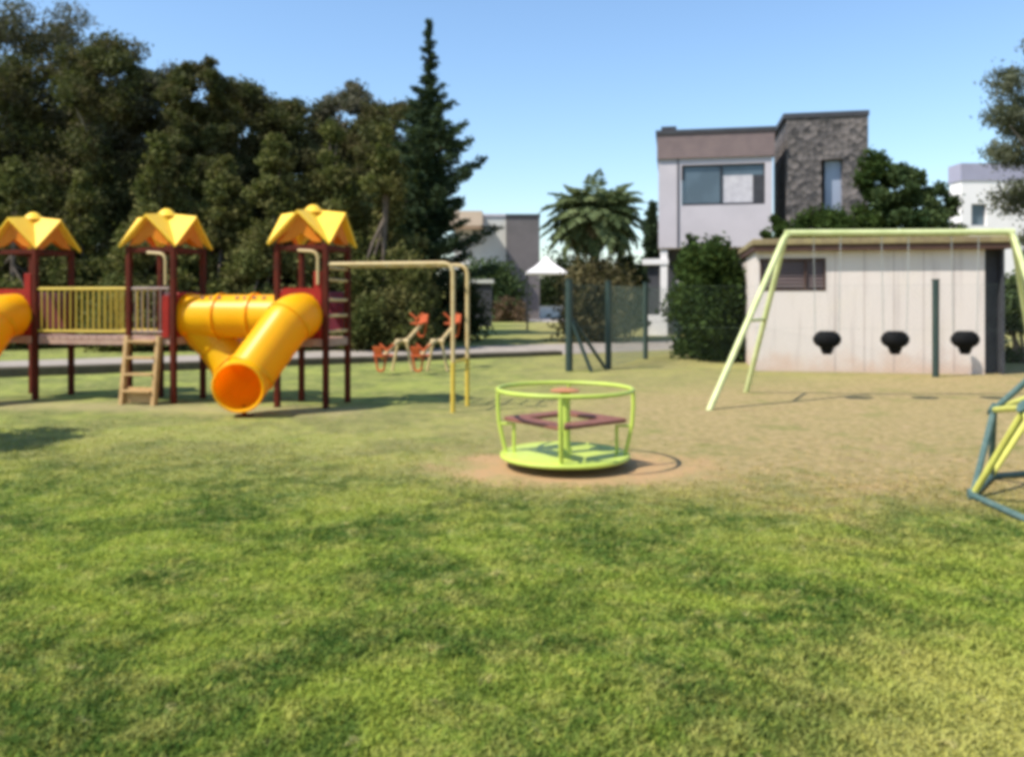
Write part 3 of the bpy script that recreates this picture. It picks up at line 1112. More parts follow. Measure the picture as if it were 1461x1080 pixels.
# ------------------------------------------------------------------ seesaws behind the overhead ladder
lo = Vector((gx(545, 18.0), 18.0, 0.36))
hi = Vector((gx(600, 20.0), 20.0, 1.02))
see = thing('seesaw', ((lo.x + hi.x) / 2, 19.0, 0), 'left seesaw with red seats behind the climbing frame, its near end down', 'seesaw', 'seesaws behind the play structure')
mid_p = (lo + hi) / 2
d = (hi - lo)
e1, e2 = mid_p - Vector((d.x, d.y, 0)) * 0.13, mid_p + Vector((d.x, d.y, 0)) * 0.13
mb = MB()
mb.tube(fillet([lo, e1, e2, hi], 0.2), 0.045, 8)
beam = mb.build('beam', M['tan_paint'], see, smooth=True)
hd = Vector((d.x, d.y, 0)).normalized()
sd = Vector((-hd.y, hd.x, 0))
for p, s_ in ((lo, 1), (hi, -1)):
    mb = MB()
    mb.box(p + zz * 0.06 + hd * s_ * -0.04, (0.32, 0.24, 0.045), ax=(hd, sd, zz))
    mb.box(p + zz * 0.17 - hd * s_ * 0.20, (0.035, 0.22, 0.20), ax=(hd, sd, (zz - hd * s_ * 0.3).normalized()))
    st = mb.build('seat', M['red_seat'], see, bevel=0.02)
    mb = MB()
    q = p + hd * s_ * 0.24
    mb.tube(fillet([q, q + zz * .16, q - sd * .17 + zz * .30], 0.06), 0.022, 8)
    mb.tube(fillet([q, q + zz * .16, q + sd * .17 + zz * .30], 0.06), 0.022, 8)
    mb.tube([q - sd * .15 + zz * 0.05, q + sd * .15 + zz * 0.05], 0.022, 8)
    mb.build('handle', M['red_seat'], see, smooth=True)
    mb = MB()
    b_ = p - hd * s_ * 0.06
    mb.tube(fillet([b_ - sd * .12 + zz * .03, b_ - sd * .07 - zz * .27, b_ + sd * .07 - zz * .27, b_ + sd * .12 + zz * .03], 0.06), 0.024, 8)
    mb.build('foot_loop', M['red_seat'], see, smooth=True)
mb = MB()
for s_ in (-1, 1):
    mb.tube([mid_p + sd * 0.10 * s_, Vector((mid_p.x, mid_p.y, -0.05)) + sd * 0.26 * s_], 0.035, 8)
mb.tube([mid_p - sd * 0.16, mid_p + sd * 0.16], 0.04, 8)
mb.build('pivot_stand', M['tan_paint'], see, smooth=True)
see2 = copy_tree(see)
see2.location = (see.location.x + gx(598, 18.0) - gx(545, 18.0), 19.0, 0)
see2['label'] = 'right seesaw with red seats, seen beside and between the climbing frame legs'

# ------------------------------------------------------------------ merry-go-round
mc = Vector((gx(806, 8.05), 8.05, 0))
merry = thing('merry_go_round', mc, 'lime green merry-go-round with brown bench boards and an orange hand wheel on bare soil', 'merry-go-round')
mb = MB()
mb.lathe(mc, [(0.56, 0.085), (0.60, 0.09), (0.605, 0.125), (0.58, 0.13)], 48)
plat = mb.build('platform', M['lime_paint'], merry, smooth=True)
mb = MB()
mb.ring(mc + zz * 0.11, 0.61, 0.024, 48)
mb.build('rim', M['lime_paint'], plat, smooth=True)
mb = MB()
mb.lathe(mc, [(0.16, -0.05), (0.16, 0.085)], 20)
mb.build('base_hub', M['dark_iron'], merry, smooth=True)
mb = MB()
mb.lathe(mc, [(0.075, 0.13), (0.055, 0.2), (0.048, 0.72)], 16)
mb.build('centre_post', M['lime_paint'], merry, smooth=True)
mb = MB()
mb.lathe(mc + zz * 0.715, [(0.05, 0.0), (0.14, 0.008), (0.145, 0.02), (0.12, 0.032), (0.05, 0.045)], 24)
mb.build('hand_wheel', M['rust_wheel'], merry, smooth=True)
mb = MB()
mb.ring(mc + zz * 0.745, 0.655, 0.021, 56)
mb.build('top_ring', M['lime_paint'], merry, smooth=True)
NP = 4
for k in range(NP):
    a = math.radians(-97 + 360 / NP * k)
    d = Vector((math.cos(a), math.sin(a), 0))
    mb = MB()
    mb.tube([mc + d * 0.575 + zz * 0.11, mc + d * 0.60 + zz * 0.2, mc + d * 0.648 + zz * 0.42, mc + d * 0.66 + zz * 0.60, mc + d * 0.655 + zz * 0.745], 0.020, 8)
    up = mb.build('upright', M['lime_paint'], merry, smooth=True)
    mb = MB()
    mb.tube([mc + d * 0.635 + zz * 0.40, mc + d * 0.50 + zz * 0.40, mc + d * 0.50 + zz * 0.13], 0.017, 8)
    mb.build('bench_bracket', M['lime_paint'], up, smooth=True)
    a2 = math.radians(-97 + 360 / NP * (k + 1))
    d2 = Vector((math.cos(a2), math.sin(a2), 0))
    if True:
        mb = MB()
        p, q = mc + d * 0.62 + zz * 0.435, mc + d2 * 0.62 + zz * 0.435
        p2, q2 = mc + d * 0.36 + zz * 0.435, mc + d2 * 0.36 + zz * 0.435
        p, q = p.lerp(q, 0.04), p.lerp(q, 0.96)
        p2, q2 = p2.lerp(q2, 0.04), p2.lerp(q2, 0.96)
        mb.prism([p, q, q2, p2], zz * 0.035)
        mb.build('bench_board', M['brown_plank'], merry, bevel=0.006)

# ------------------------------------------------------------------ swing set
topL, topR = Vector((gx(1120, 13.4), 13.4, 2.70)), Vector((gx(1446, 13.4), 13.4, 2.72))
swing = thing('swing_set', ((topL.x + topR.x) / 2, 13.4, 0), 'pale lime swing set with A-shaped legs and three black bucket seats', 'swing set')
mb = MB()
mb.tube([topL - Vector((.0, 0, 0)), topR], 0.055, 12)
mb.build('top_bar', M['pale_lime'], swing, smooth=True)
for top, feet, s_ in ((topL, (Vector((gx(1010, 12.2), 12.2, 0)), Vector((gx(1064, 14.6), 14.6, 0))), 1),
                      (topR, (Vector((8.25, 12.2, 0)), Vector((9.3, 14.6, 0))), -1)):
    for ft in feet:
        mb = MB()
        start = top + Vector((0.30 * s_, 0, 0))
        end_ = ft - zz * 0.05
        mb.tube(fillet([start, top + Vector((0.02 * s_, 0, 0)), end_], 0.20, 8), 0.047, 10)
        mb.build('leg', M['pale_lime'], swing, smooth=True)
    mb = MB()
    a, b = top.lerp(feet[0], 0.52), top.lerp(feet[1], 0.52)
    mb.tube([a, b], 0.028, 8)
    mb.build('cross_brace', M['pale_lime'], swing, smooth=True)
bar_d = (topR - topL).normalized()
for px in (1180, 1277, 1377):
    cx_ = gx(px, 13.4)
    c = Vector((cx_, 13.4, 0))
    mb = MB()
    # bucket seat: wide waist band, tapering to a cradle with two leg holes
    n = 20
    prof = [(0.06, 0.055, 0.75), (0.085, 0.075, 0.80), (0.10, 0.09, 0.855), (0.175, 0.145, 0.90), (0.212, 0.165, 0.955), (0.212, 0.165, 1.01), (0.17, 0.14, 1.075), (0.12, 0.10, 1.10)]
    vs, fs = [], []
    for (rx, ry, z) in prof:
        for j in range(n):
            t = 2 * math.pi * j / n
            vs.append((c.x + rx * math.cos(t), c.y + ry * math.sin(t), z))
    for i in range(len(prof) - 1):
        for j in range(n):
            j2 = (j + 1) % n
            fs.append((i * n + j, i * n + j2, (i + 1) * n + j2, (i + 1) * n + j))
    fs.append(tuple(range(n - 1, -1, -1)))
    mb.add(vs, fs)
    seat = mb.build('bucket_seat', M['black_rubber'], swing, smooth=True, solid=0.02)
    mb = MB()
    mb.tube([(c.x + 0.118 * math.cos(t), c.y + 0.098 * math.sin(t), 1.10) for t in [2 * math.pi * j / 20 for j in range(20)]], 0.018, 8, closed=True)
    mb.build('seat_rim', M['black_rubber'], seat, smooth=True)
    for s_ in (-1, 1):
        mb = MB()
        p0, p1 = Vector((c.x + 0.19 * s_, 13.4, 1.09)), Vector((c.x + 0.22 * s_, 13.4, 2.66))
        k = 40
        for i in range(k):
            a, b = p0.lerp(p1, i / k), p0.lerp(p1, (i + 1.15) / k)
            off = Vector((0.006, 0, 0)) if i % 2 else Vector((0, 0.006, 0))
            mb.tube([a - off, b - off], 0.0032, 5)
            mb.tube([a + off, b + off], 0.0032, 5)
        mb.build('chain', M['chain'], seat)

# ------------------------------------------------------------------ geodesic climbing dome
R = 1.52
dc = Vector((5.16, 6.18, 0))
dome = thing('climbing_dome', dc, 'geodesic climbing dome of teal and yellow bars at the right edge', 'climbing frame')
phi = math.atan(0.5)
ico = [Vector((0, 0, 1))] + [Vector((math.cos(phi) * math.cos(2 * math.pi * i / 5), math.cos(phi) * math.sin(2 * math.pi * i / 5), math.sin(phi))) for i in range(5)] \
    + [Vector((math.cos(phi) * math.cos(2 * math.pi * (i + .5) / 5), math.cos(phi) * math.sin(2 * math.pi * (i + .5) / 5), -math.sin(phi))) for i in range(5)]
edges0 = [(0, i) for i in range(1, 6)] + [(i, i % 5 + 1) for i in range(1, 6)] + [(i, 5 + i) for i in range(1, 6)] + [(i % 5 + 1, 5 + i) for i in range(1, 6)]
nodes = [v.copy() for v in ico[:6]]
mids = {}
for (a, b) in edges0:
    mids[(a, b)] = len(nodes)
    nodes.append(((ico[a] + ico[b]) / 2).normalized())
rotm = Matrix.Rotation(math.radians(142), 3, 'Z')
WP = [dc + (rotm @ v) * R for v in nodes]
E, kindE = [], []
maxl = 0.64 * R
for i in range(len(nodes)):
    for j in range(i + 1, len(nodes)):
        if (WP[i] - WP[j]).length < maxl:
            E.append((i, j))
for (i, j) in E:
    low_i, low_j = WP[i].z < 0.05, WP[j].z < 0.05
    mb = MB()
    mb.tube([WP[i] + (zz * 0.03 if low_i else zz * 0), WP[j] + (zz * 0.03 if low_j else zz * 0)], 0.026, 8)
    teal = (low_i and low_j) or (1 <= i < 6 and low_j) or (1 <= i < 6 and WP[j].z > 1.2 * R * 0.6)
    mb.build('bar', M['teal_paint'] if teal else M['dome_yellow'], dome, smooth=True)
for i, p in enumerate(WP):
    nrm = (p - dc).normalized()
    mb = MB()
    q = p + (zz * 0.03 if p.z < 0.05 else zz * 0)
    mb.tube([q - nrm * 0.02, q + nrm * 0.035], 0.055, 10)
    mb.build('joint_plate', M['teal_paint'], dome)

# ------------------------------------------------------------------ wire fences
def mesh_panel(mb, a, b, z0, z1, pitch=0.075, r=0.003):
    a, b = Vector((a[0], a[1], 0)), Vector((b[0], b[1], 0))
    ln, hh = (b - a).length, z1 - z0
    d = (b - a).normalized()
    for sgn in (1, -1):
        k = -hh if sgn > 0 else 0.0
        t = k
        stop = ln if sgn > 0 else ln + hh
        while t < stop:
            # line: s = t + sgn*z
            zs = [0.0, hh]
            s0, s1 = t, t + sgn * hh
            za, zb = 0.0, hh
            if sgn > 0:
                if s0 < 0: za = -s0; s0 = 0.0
                if s1 > ln: zb = hh - (s1 - ln); s1 = ln
            else:
                if s0 > ln: za = s0 - ln; s0 = ln
                if s1 < 0: zb = hh + s1; s1 = 0.0
            if zb - za > 0.02:
                mb.tube([a + d * s0 + zz * (z0 + za), a + d * s1 + zz * (z0 + zb)], r, 4, cap=False)
            t += pitch * 1.414


def fence(name, posts, spans, label, braces=(), H=2.02, r=0.055, nopanel=(), pitch=0.075, wr=0.0021):
    root = thing(name, (posts[0][0], posts[0][1], 0), label, 'fence')
    for (x, y, rr, hh) in posts:
        mb = MB()
        mb.tube([(x, y, -0.1), (x, y, hh)], rr, 10)
        mb.tube([(x, y, hh), (x, y, hh + 0.03)], rr * 1.15, 10)
        mb.build('post', M['green_steel'], root, smooth=True)
    for (a, b) in spans:
        mb = MB()
        mesh_panel(mb, a, b, 0.03, H - 0.05, pitch, wr)
        pan = mb.build('wire_mesh', M['mesh_wire'], root)
        mb = MB()
        for z in (0.06, 1.0, H - 0.05):
            mb.tube([(a[0], a[1], z), (b[0], b[1], z)], wr * 1.8, 5)
        mb.build('line_wire', M['mesh_wire'], pan)
    for (a, b) in braces:
        mb = MB()
        mb.tube([a, b], 0.045, 8)
        mb.build('brace', M['green_steel'], root, smooth=True)
    return root


F0, F1, F2, F3 = (gx(812, 18.9), 18.9), (gx(868, 19.5), 19.5), (gx(921, 23.0), 23.0), (gx(968, 25.2), 25.2)
fence('chain_link_fence', [(F0[0], F0[1], .085, 2.08), (F1[0], F1[1], .075, 2.05), (F2[0], F2[1], .07, 2.1), (F3[0], F3[1], .07, 2.12)],
      [(F0, F1), (F1, F2), (F2, F3)], 'dark green chain-link fence with braced corner post left of the dense bush',
      braces=[((F0[0], F0[1], 1.28), (gx(843, 18.9), 18.75, 0)), ((F0[0], F0[1], 1.30), (gx(866, 19.2), 19.25, 0))], pitch=0.055)
B0, B1 = Vector((F1[0] + 0.2, F1[1] - 0.05, 0)), Vector((gx(1335, 17.5), 17.5, 0))
dB = (B1 - B0)
Bm = B0 + dB * 0.41
Be = B0 + dB * 1.42
fence('wire_fence', [(B1.x, B1.y, .07, 2.04)],
      [((B0.x, B0.y), (B1.x, B1.y)), ((B1.x, B1.y), (Be.x, Be.y))], 'thin wire fence with one dark post in front of the white shed', H=2.0, pitch=0.09, wr=0.0007)

# ------------------------------------------------------------------ shed
cR = Vector((gx(1405, 18.1), 18.1, 0))
ang = math.radians(11)
du = Vector((-math.cos(ang), math.sin(ang), 0))       # along the front, to the left
dv = Vector((math.sin(ang), math.cos(ang), 0))        # into depth
LS, DS, HS = 4.83, 3.7, 2.74
shed = thing('shed', cR, 'whitewashed shed with flat weathered roof and louvred opening behind the swings', 'shed')


def sp(a, b, z):
    return cR + du * a + dv * b + zz * z


mb = MB()
th = 0.15
v0, v1, vz0, vz1 = 3.30, 4.74, 1.84, 2.58    # louvre opening along the front
def wall_box(mb, a0, a1, b0, b1, z0, z1):
    return mb.box(sp((a0 + a1) / 2, (b0 + b1) / 2, (z0 + z1) / 2), (abs(a1 - a0), abs(b1 - b0), abs(z1 - z0)), ax=(du, dv, zz))
wall_box(mb, 0, v0, 0, th, -0.1, HS)
wall_box(mb, v1, LS, 0, th, -0.1, HS)
wall_box(mb, v0, v1, 0, th, -0.1, vz0)
wall_box(mb, v0, v1, 0, th, vz1, HS)
wall_box(mb, LS - th, LS, th, DS, -0.1, HS)
wall_box(mb, 0, LS, DS, DS + th, -0.1, HS)
mb.build('wall', M['shed_wall'], shed)
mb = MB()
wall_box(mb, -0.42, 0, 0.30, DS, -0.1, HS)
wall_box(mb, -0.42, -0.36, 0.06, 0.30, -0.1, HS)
mb.build('end_bay', M['dark_recess'], shed)['label'] = 'dark set-back bay at the right end'  # shade under the roof end put into the bay's dark colour
for a in (0.62, 1.24, 1.86, 2.48, 3.10):
    mb = MB()
    wall_box(mb, a - 0.007, a + 0.007, -0.002, 0.004, 0.02, HS - 0.01)
    mb.build('panel_joint', M['joint'], shed)
mb = MB()
wall_box(mb, 0, th, th, 0.30, -0.1, HS)
mb.build('wall_return', M['shed_wall'], shed)
mb = MB()
for i in range(9):
    z = vz0 + 0.045 + i * (vz1 - vz0 - 0.06) / 8.4
    mb.box(sp((v0 + v1) / 2, 0.07, z), (v1 - v0 - 0.06, 0.10, 0.012), ax=(du, (dv * 0.75 + zz * 0.66).normalized(), (zz * 0.75 - dv * 0.66).normalized()))
lv = mb.build('louvre', M['brown_parapet'], shed)
mb = MB()
for (a0, a1, z0, z1) in ((v0, v1, vz0, vz0 + .04), (v0, v1, vz1 - .04, vz1), (v0, v0 + .04, vz0 + .04, vz1 - .04), (v1 - .04, v1, vz0 + .04, vz1 - .04), ((v0 + v1) / 2 - .3, (v0 + v1) / 2 - .26, vz0 + .04, vz1 - .04)):
    wall_box(mb, a0, a1, -0.01, 0.03, z0, z1)
mb.build('louvre_frame', M['roof_edge'], lv)
mb = MB()
wall_box(mb, v0, v1, 0.16, 0.20, vz0, vz1)
mb.build('back_board', M['dark_recess'], lv)
mb = MB()
wall_box(mb, -0.50, LS + 0.10, -0.26, DS + 0.2, HS + 0.13, HS + 0.27)
rf = mb.build('roof', M['weathered_roof'], shed, bevel=0.02)
mb = MB()
wall_box(mb, -0.47, LS + 0.07, -0.22, DS + 0.17, HS + 0.0, HS + 0.13)
mb.build('fascia', M['roof_edge'], rf)

# ------------------------------------------------------------------ houses
def house_box(mb, px0, px1, y0, y1, D, depth, D1=None):
    """box whose front face spans these picture edges at distance D"""
    x0, x1 = gx(px0, D), gx(px1, D)
    z0, z1 = at(0, y1, D).z, at(0, y0, D).z
    if y1 > 460:
        z0 = -0.1
    return mb.box(((x0 + x1) / 2, D + depth / 2, (z0 + z1) / 2), (x1 - x0, depth, z1 - z0))


DH = 38.0
house = thing('house', (gx(1102, DH), DH, 0), 'two-storey modern house with brown parapet, wide window and stone-clad tower', 'house')
mb = MB()
# front block with a window opening 975..1092 x 232..290
house_box(mb, 942, 975, 222, 352, DH, 5)
house_box(mb, 1092, 1102, 222, 352, DH, 5)
house_box(mb, 975, 1092, 291, 352, DH, 5)
house_box(mb, 975, 1092, 222, 232, DH, 5)
house_box(mb, 975, 1092, 232, 291, DH + 1.6, 3.4)
mb.build('wall', M['house_wall'], house)
mb = MB()
house_box(mb, 940.5, 1106, 186, 222, DH - 0.12, 5.24)
par = mb.build('parapet', M['brown_parapet'], house)
mb = MB()
house_box(mb, 939, 1108, 180, 186, DH - 0.18, 5.36)
house_box(mb, 944, 966, 175, 180, DH + 0.3, 1.2)
mb.build('coping', M['dark_recess'], par)
mb = MB()
house_box(mb, 969.2, 971.2, 222.5, 352, DH - 0.05, 0.045)
mb.build('downpipe', M['dark_recess'], house)
mb = MB()
for (a, b, c, d_) in ((975, 1092, 232, 235), (975, 1092, 288, 291), (975, 978, 235, 288), (1089, 1092, 235, 288), (1029, 1032, 235, 288)):
    house_box(mb, a, b, c, d_, DH + 0.10, 0.12)
win = mb.build('window', M['dark_frame'], house)
mb = MB()
house_box(mb, 978, 1029, 235, 288, DH + 0.15, 0.03)
mb.build('pane', M['glass'], win)
mb = MB()
house_box(mb, 1032, 1089, 235, 249, DH + 0.15, 0.03)
mb.build('pane', M['glass'], win)
mb = MB()
house_box(mb, 1032, 1074, 249, 288, DH + 0.15, 0.03)
mb.build('curtain', M['curtain'], win)
mb = MB()
house_box(mb, 1074, 1089, 249, 288, DH + 0.15, 0.03)
mb.build('pane', M['dark_recess'], win)
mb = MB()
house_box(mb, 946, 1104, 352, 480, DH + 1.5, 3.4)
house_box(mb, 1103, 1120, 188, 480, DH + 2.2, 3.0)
mb.build('recess_wall', M['dark_recess'], house)  # shade of the set-back walls put into their dark grey colour
mb = MB()
house_box(mb, 944, 954, 355, 480, DH + 0.1, 0.4)
house_box(mb, 918, 956, 368, 376, DH + 0.05, 0.7)
house_box(mb, 966, 982, 400, 408, DH + 0.4, 0.4)
house_box(mb, 925, 957, 450, 476, DH - 0.4, 0.3)
mb.build('porch_column', M['white_wall'], house)
mb = MB()
house_box(mb, 924, 943, 378, 450, DH + 0.3, 0.1)
house_box(mb, 957, 975, 410, 478, DH + 0.9, 0.1)
mb.build('gate', M['dark_recess'], house)
mb = MB()
house_box(mb, 1119, 1166, 170, 480, DH + 0.4, 5)
house_box(mb, 1195, 1228, 170, 480, DH + 0.4, 5)
house_box(mb, 1166, 1195, 170, 230, DH + 0.4, 5)
house_box(mb, 1166, 1195, 230, 480, DH + 0.9, 4.4)
stw = mb.build('stone_tower', M['stone'], house)
mb = MB()
house_box(mb, 1115, 1230, 163, 170, DH + 0.34, 5.2)
mb.build('coping', M['dark_recess'], stw)
mb = MB()
house_box(mb, 1168, 1193, 232, 340, DH + 0.82, 0.06)
tw = mb.build('tower_window', M['glass_pale'], stw)
house.rotation_euler = (0, 0, math.radians(-11))

DR = 48.0
hr = thing('house', (gx(1420, DR), DR, 0), 'white house with grey-violet upper band beyond the right end of the shed', 'house')
mb = MB()
house_box(mb, 1372, 1386, 258, 480, DR, 1.3)
house_box(mb, 1408, 1500, 258, 480, DR, 1.3)
house_box(mb, 1386, 1408, 258, 291, DR, 1.3)
house_box(mb, 1386, 1408, 322, 480, DR, 1.3)
house_box(mb, 1386, 1408, 291, 322, DR + 0.8, 0.5)
house_box(mb, 1470, 1560, 258, 480, DR + 1.3, 6)
mb.build('wall', M['white_wall'], hr)
mb = MB()
house_box(mb, 1371, 1501, 233, 258, DR - 0.05, 1.42)
mb.build('parapet', M['grey_violet'], hr)
mb = MB()
house_box(mb, 1386.5, 1407.5, 291.5, 321.5, DR + 0.25, 0.06)
mb.build('window', M['glass'], hr)

DM = 74.0
hm = thing('house', (gx(715, DM), DM, 0), 'distant pale grey house with a dark brown right block behind the palm', 'house')
mb = MB()
house_box(mb, 648, 722, 309, 470, DM, 9)
wl = mb.build('wall', M['grey_wall'], hm)
mb = MB()
house_box(mb, 646, 724, 305.5, 309, DM - 0.1, 9.2)
mb.build('coping', M['house_wall'], hm)
mb = MB()
house_box(mb, 722.5, 770, 309, 470, DM - 1.5, 9)
mb.build('side_block', M['brown_wall'], hm)
mb = MB()
house_box(mb, 721.5, 771, 305.5, 309, DM - 1.6, 9.2)
mb.build('block_coping', M['dark_recess'], hm)
mb = MB()
house_box(mb, 632, 688, 301, 322, DM - 4, 5)
mb.build('upper_storey', M['tan_wall'], hm)
# pale tent by the palm, utility kiosk, low wall
DT = 46.0
tn = thing('canopy_tent', (gx(777, DT), DT, 0), 'small white peaked canopy tent standing left of the palm', 'tent')
tx0, tx1 = gx(756, DT), gx(812, DT)
te, tp = at(0, 389, DT).z, at(0, 366, DT).z
xc, hw = (tx0 + tx1) / 2 - .2, (tx1 - tx0) / 2
mb = MB()
vs = []
for (k, z) in ((1.0, te - 0.12), (1.0, te), (0.62, te + (tp - te) * 0.30), (0.28, te + (tp - te) * 0.66), (0.04, tp)):
    vs += [(xc - hw * k, DT - hw * k, z), (xc + hw * k, DT - hw * k, z), (xc + hw * k, DT + hw * k, z), (xc - hw * k, DT + hw * k, z)]
fs = [(i * 4 + j, i * 4 + (j + 1) % 4, (i + 1) * 4 + (j + 1) % 4, (i + 1) * 4 + j) for i in range(4) for j in range(4)] + [(16, 17, 18, 19)]
mb.add(vs, fs).build('canopy', M['tent'], tn, solid=0.02)
for sx in (-1, 1):
    for sy in (-1, 1):
        mb = MB()
        mb.tube([(xc + hw * .95 * sx, DT + hw * .95 * sy, -0.05), (xc + hw * .95 * sx, DT + hw * .95 * sy, te)], 0.04, 8)
        mb.build('leg', M['dark_frame'], tn)
DK = 52.0
ks = thing('kiosk', (gx(687, DK), DK, 0), 'dark kiosk with a pale flat roof behind the climbing frame legs', 'kiosk')
mb = MB()
house_box(mb, 671, 701, 404, 480, DK, 1.6)
mb.build('wall', M['dark_recess'], ks)
mb = MB()
house_box(mb, 668, 704, 399, 404, DK - 0.15, 1.9)
mb.build('roof', M['grey_wall'], ks)
lw = MB()
x0, x1 = gx(752, 86), gx(812, 86)
lw.box(((x0 + x1) / 2, 86.2, 0.5), (x1 - x0, 0.3, 1.0))
lw.box(((x0 + x1) / 2, 86.2, 1.03), (x1 - x0 + .2, 0.45, 0.06))
tag(lw.build('low_wall', M['white_wall'], org=((x0 + x1) / 2, 86.2, 0)), 'low white garden wall far behind the fence corner', 'wall')

# ------------------------------------------------------------------ trees and shrubs
GB = 'tall dark trees behind the play towers'
for (px, top, D, half, lab, mat) in (
    (-40, 38, 36, 105, 'dark gum tree cut off by the left edge of the photo', 'leaf_gum'),
    (72, 16, 38, 88, 'tallest dark gum tree, its top highest above the left play tower', 'leaf_gum_grey'),
    (150, 56, 36, 78, 'dark gum tree above the bridge, one step lower than the tallest', 'leaf_gum'),
    (214, 92, 37, 66, 'brownish gum tree above the middle roof, left of the round-topped one', 'leaf_gum_grey'),
    (283, 78, 34, 48, 'dark gum tree in the treeline above the crawl tunnel, between two roofs', 'leaf_gum'),
    (348, 122, 37, 60, 'low gum tree in the dip of the treeline left of the right roof', 'leaf_gum'),
    (412, 134, 38, 58, 'dark gum tree directly above the right yellow roof', 'leaf_gum'),
    (500, 117, 41, 62, 'greyish gum tree in the treeline, second left from the spire conifer', 'leaf_gum_grey'),
    (556, 140, 39, 60, 'dark gum tree right behind the left flank of the spire conifer', 'leaf_gum'),
):
    tree('gum_tree', px, top, D, half * 1.12, lab, M[mat], base=0.10, n_cl=150, per=400, leaf=0.09, group=GB, trunk='pale_trunk', cr=0.23)
GO = 'feathery olive trees behind the play towers'
for (px, top, D, half, lab) in (
    (18, 215, 29, 80, 'olive feathery tree directly behind the left play tower'),
    (118, 245, 30, 70, 'olive feathery tree behind the bridge'),
    (228, 185, 28, 78, 'tall olive feathery tree rising behind the middle roof'),
    (318, 205, 29, 70, 'olive feathery tree above the crawl tunnel'),
    (392, 172, 28, 72, 'olive feathery tree behind the right tower'),
    (474, 160, 29, 78, 'olive feathery tree right of the right roof'),
    (548, 175, 28, 74, 'olive feathery tree touching the spire conifer on its left'),
):
    tree('olive_tree', px, top, D, half, lab, M['leaf_olive'], base=0.04, n_cl=66, per=380, leaf=0.10, group=GO, shape='cone', cr=0.36)


def spire(t):
    return float(np.interp(t, [0, .12, .3, .45, .56, .66, .74, .82, 1.0], [.80, .95, 1.0, .86, .70, .52, .26, .15, .015]))


conifer('spire_conifer', 612, 26, 31.5, 77, 'tall dark conifer with a thin spire top standing right of the gum trees', M['leaf_conifer'], spire, whorls=36, leaf=0.13, low=0.08, rise=0.34, dens=1.2)
shrub('shrub', -60, 130, 330, 32, 'dark shrub mass under the trees behind the left tower and bridge', M['leaf_hedge'], n_cl=34, per=260, leaf=0.14, group='dark shrubs under the trees')
shrub('shrub', 120, 300, 338, 33, 'dark shrub mass under the trees behind the middle tower', M['leaf_hedge'], n_cl=34, per=260, leaf=0.14, group='dark shrubs under the trees')
shrub('shrub', 290, 470, 330, 32, 'dark shrub mass under the trees behind the tunnel and right tower', M['leaf_hedge'], n_cl=34, per=260, leaf=0.14, group='dark shrubs under the trees')
shrub('shrub', 455, 600, 340, 32, 'dark shrub mass under the trees behind the overhead ladder', M['leaf_hedge'], n_cl=34, per=260, leaf=0.14, group='dark shrubs under the trees')
shrub('shrub', 575, 690, 385, 34, 'dark shrub under the spire conifer', M['leaf_hedge'], n_cl=26, per=240, leaf=0.12, group='dark shrubs under the trees')
GH = 'green hedges in front of the far houses'
shrub('hedge', 655, 745, 362, 66, 'mid green hedge in front of the pale distant house', M['leaf_mid'], depth=2.5, n_cl=36, per=240, leaf=0.2, group=GH, cat='hedge')
shrub('hedge', 690, 812, 392, 94, 'long dark hedge running under the white canopy tent', M['leaf_hedge'], depth=2.5, n_cl=40, per=240, leaf=0.24, group=GH, cat='hedge')
shrub('hedge', 762, 862, 352, 92, 'tall dark hedge directly behind the palm and the white tent', M['leaf_hedge'], depth=2.5, n_cl=40, per=240, leaf=0.24, group=GH, cat='hedge')
shrub('hedge', 845, 945, 372, 62, 'green hedge behind the chain-link fence, left of the house', M['leaf_mid'], depth=2.5, n_cl=36, per=240, leaf=0.2, group=GH, cat='hedge')
shrub('flowering_shrub', 702, 752, 423, 64, 'low reddish brown shrub by the far pavement', M['leaf_red'], n_cl=18, per=160, leaf=0.12)
shrub('bush', 962, 1074, 338, 22.5, 'dense dark green bush against the left end of the shed', M['leaf_bush'], n_cl=40, per=320, leaf=0.09, depth=1.6, spikes=3)
shrub('bush', 1418, 1490, 372, 21.5, 'leafy bush at the right edge behind the swing leg', M['leaf_mid'], n_cl=22, per=220, leaf=0.09)
conifer('cypress', 931, 288, 44, 16, 'slim dark cypress beside the left corner of the house', M['leaf_conifer'], lambda t: (1 - t) ** 0.5 * min(1, t * 6 + .3), whorls=34, leaf=0.16, rise=0.9, low=0.04, dens=1.6)
GS = 'trees between the house tower and the shed'
tree('garden_tree', 1246, 212, 31, 34, 'narrow dark tree against the right edge of the stone tower', M['leaf_bush'], base=0.03, n_cl=50, per=130, leaf=0.10, cr=0.36, group=GS)
tree('garden_tree', 1292, 234, 30, 40, 'rounded mid green tree above the middle of the shed roof', M['leaf_mid'], base=0.03, n_cl=90, per=190, leaf=0.10, cr=0.30, group=GS)
tree('garden_tree', 1340, 258, 32, 34, 'pale green loose tree above the shed roof beside the white house', M['leaf_mid'], base=0.03, n_cl=60, per=150, leaf=0.10, cr=0.30, group=GS)
tree('garden_tree', 1170, 296, 31, 54, 'dark low tree in front of the stone tower', M['leaf_bush'], base=0.03, n_cl=70, per=190, leaf=0.11, cr=0.34, group=GS)
tree('garden_tree', 1108, 305, 27, 22, 'small dark tree above the left end of the shed roof', M['leaf_bush'], base=0.1, n_cl=20, per=160, leaf=0.09, group=GS)
tree('gum_tree', 1516, 40, 22, 92, 'airy grey-green gum tree at the right edge of the photo', M['leaf_edge'], base=0.24, n_cl=120, per=260, leaf=0.055, trunk='pale_trunk', cr=0.20)
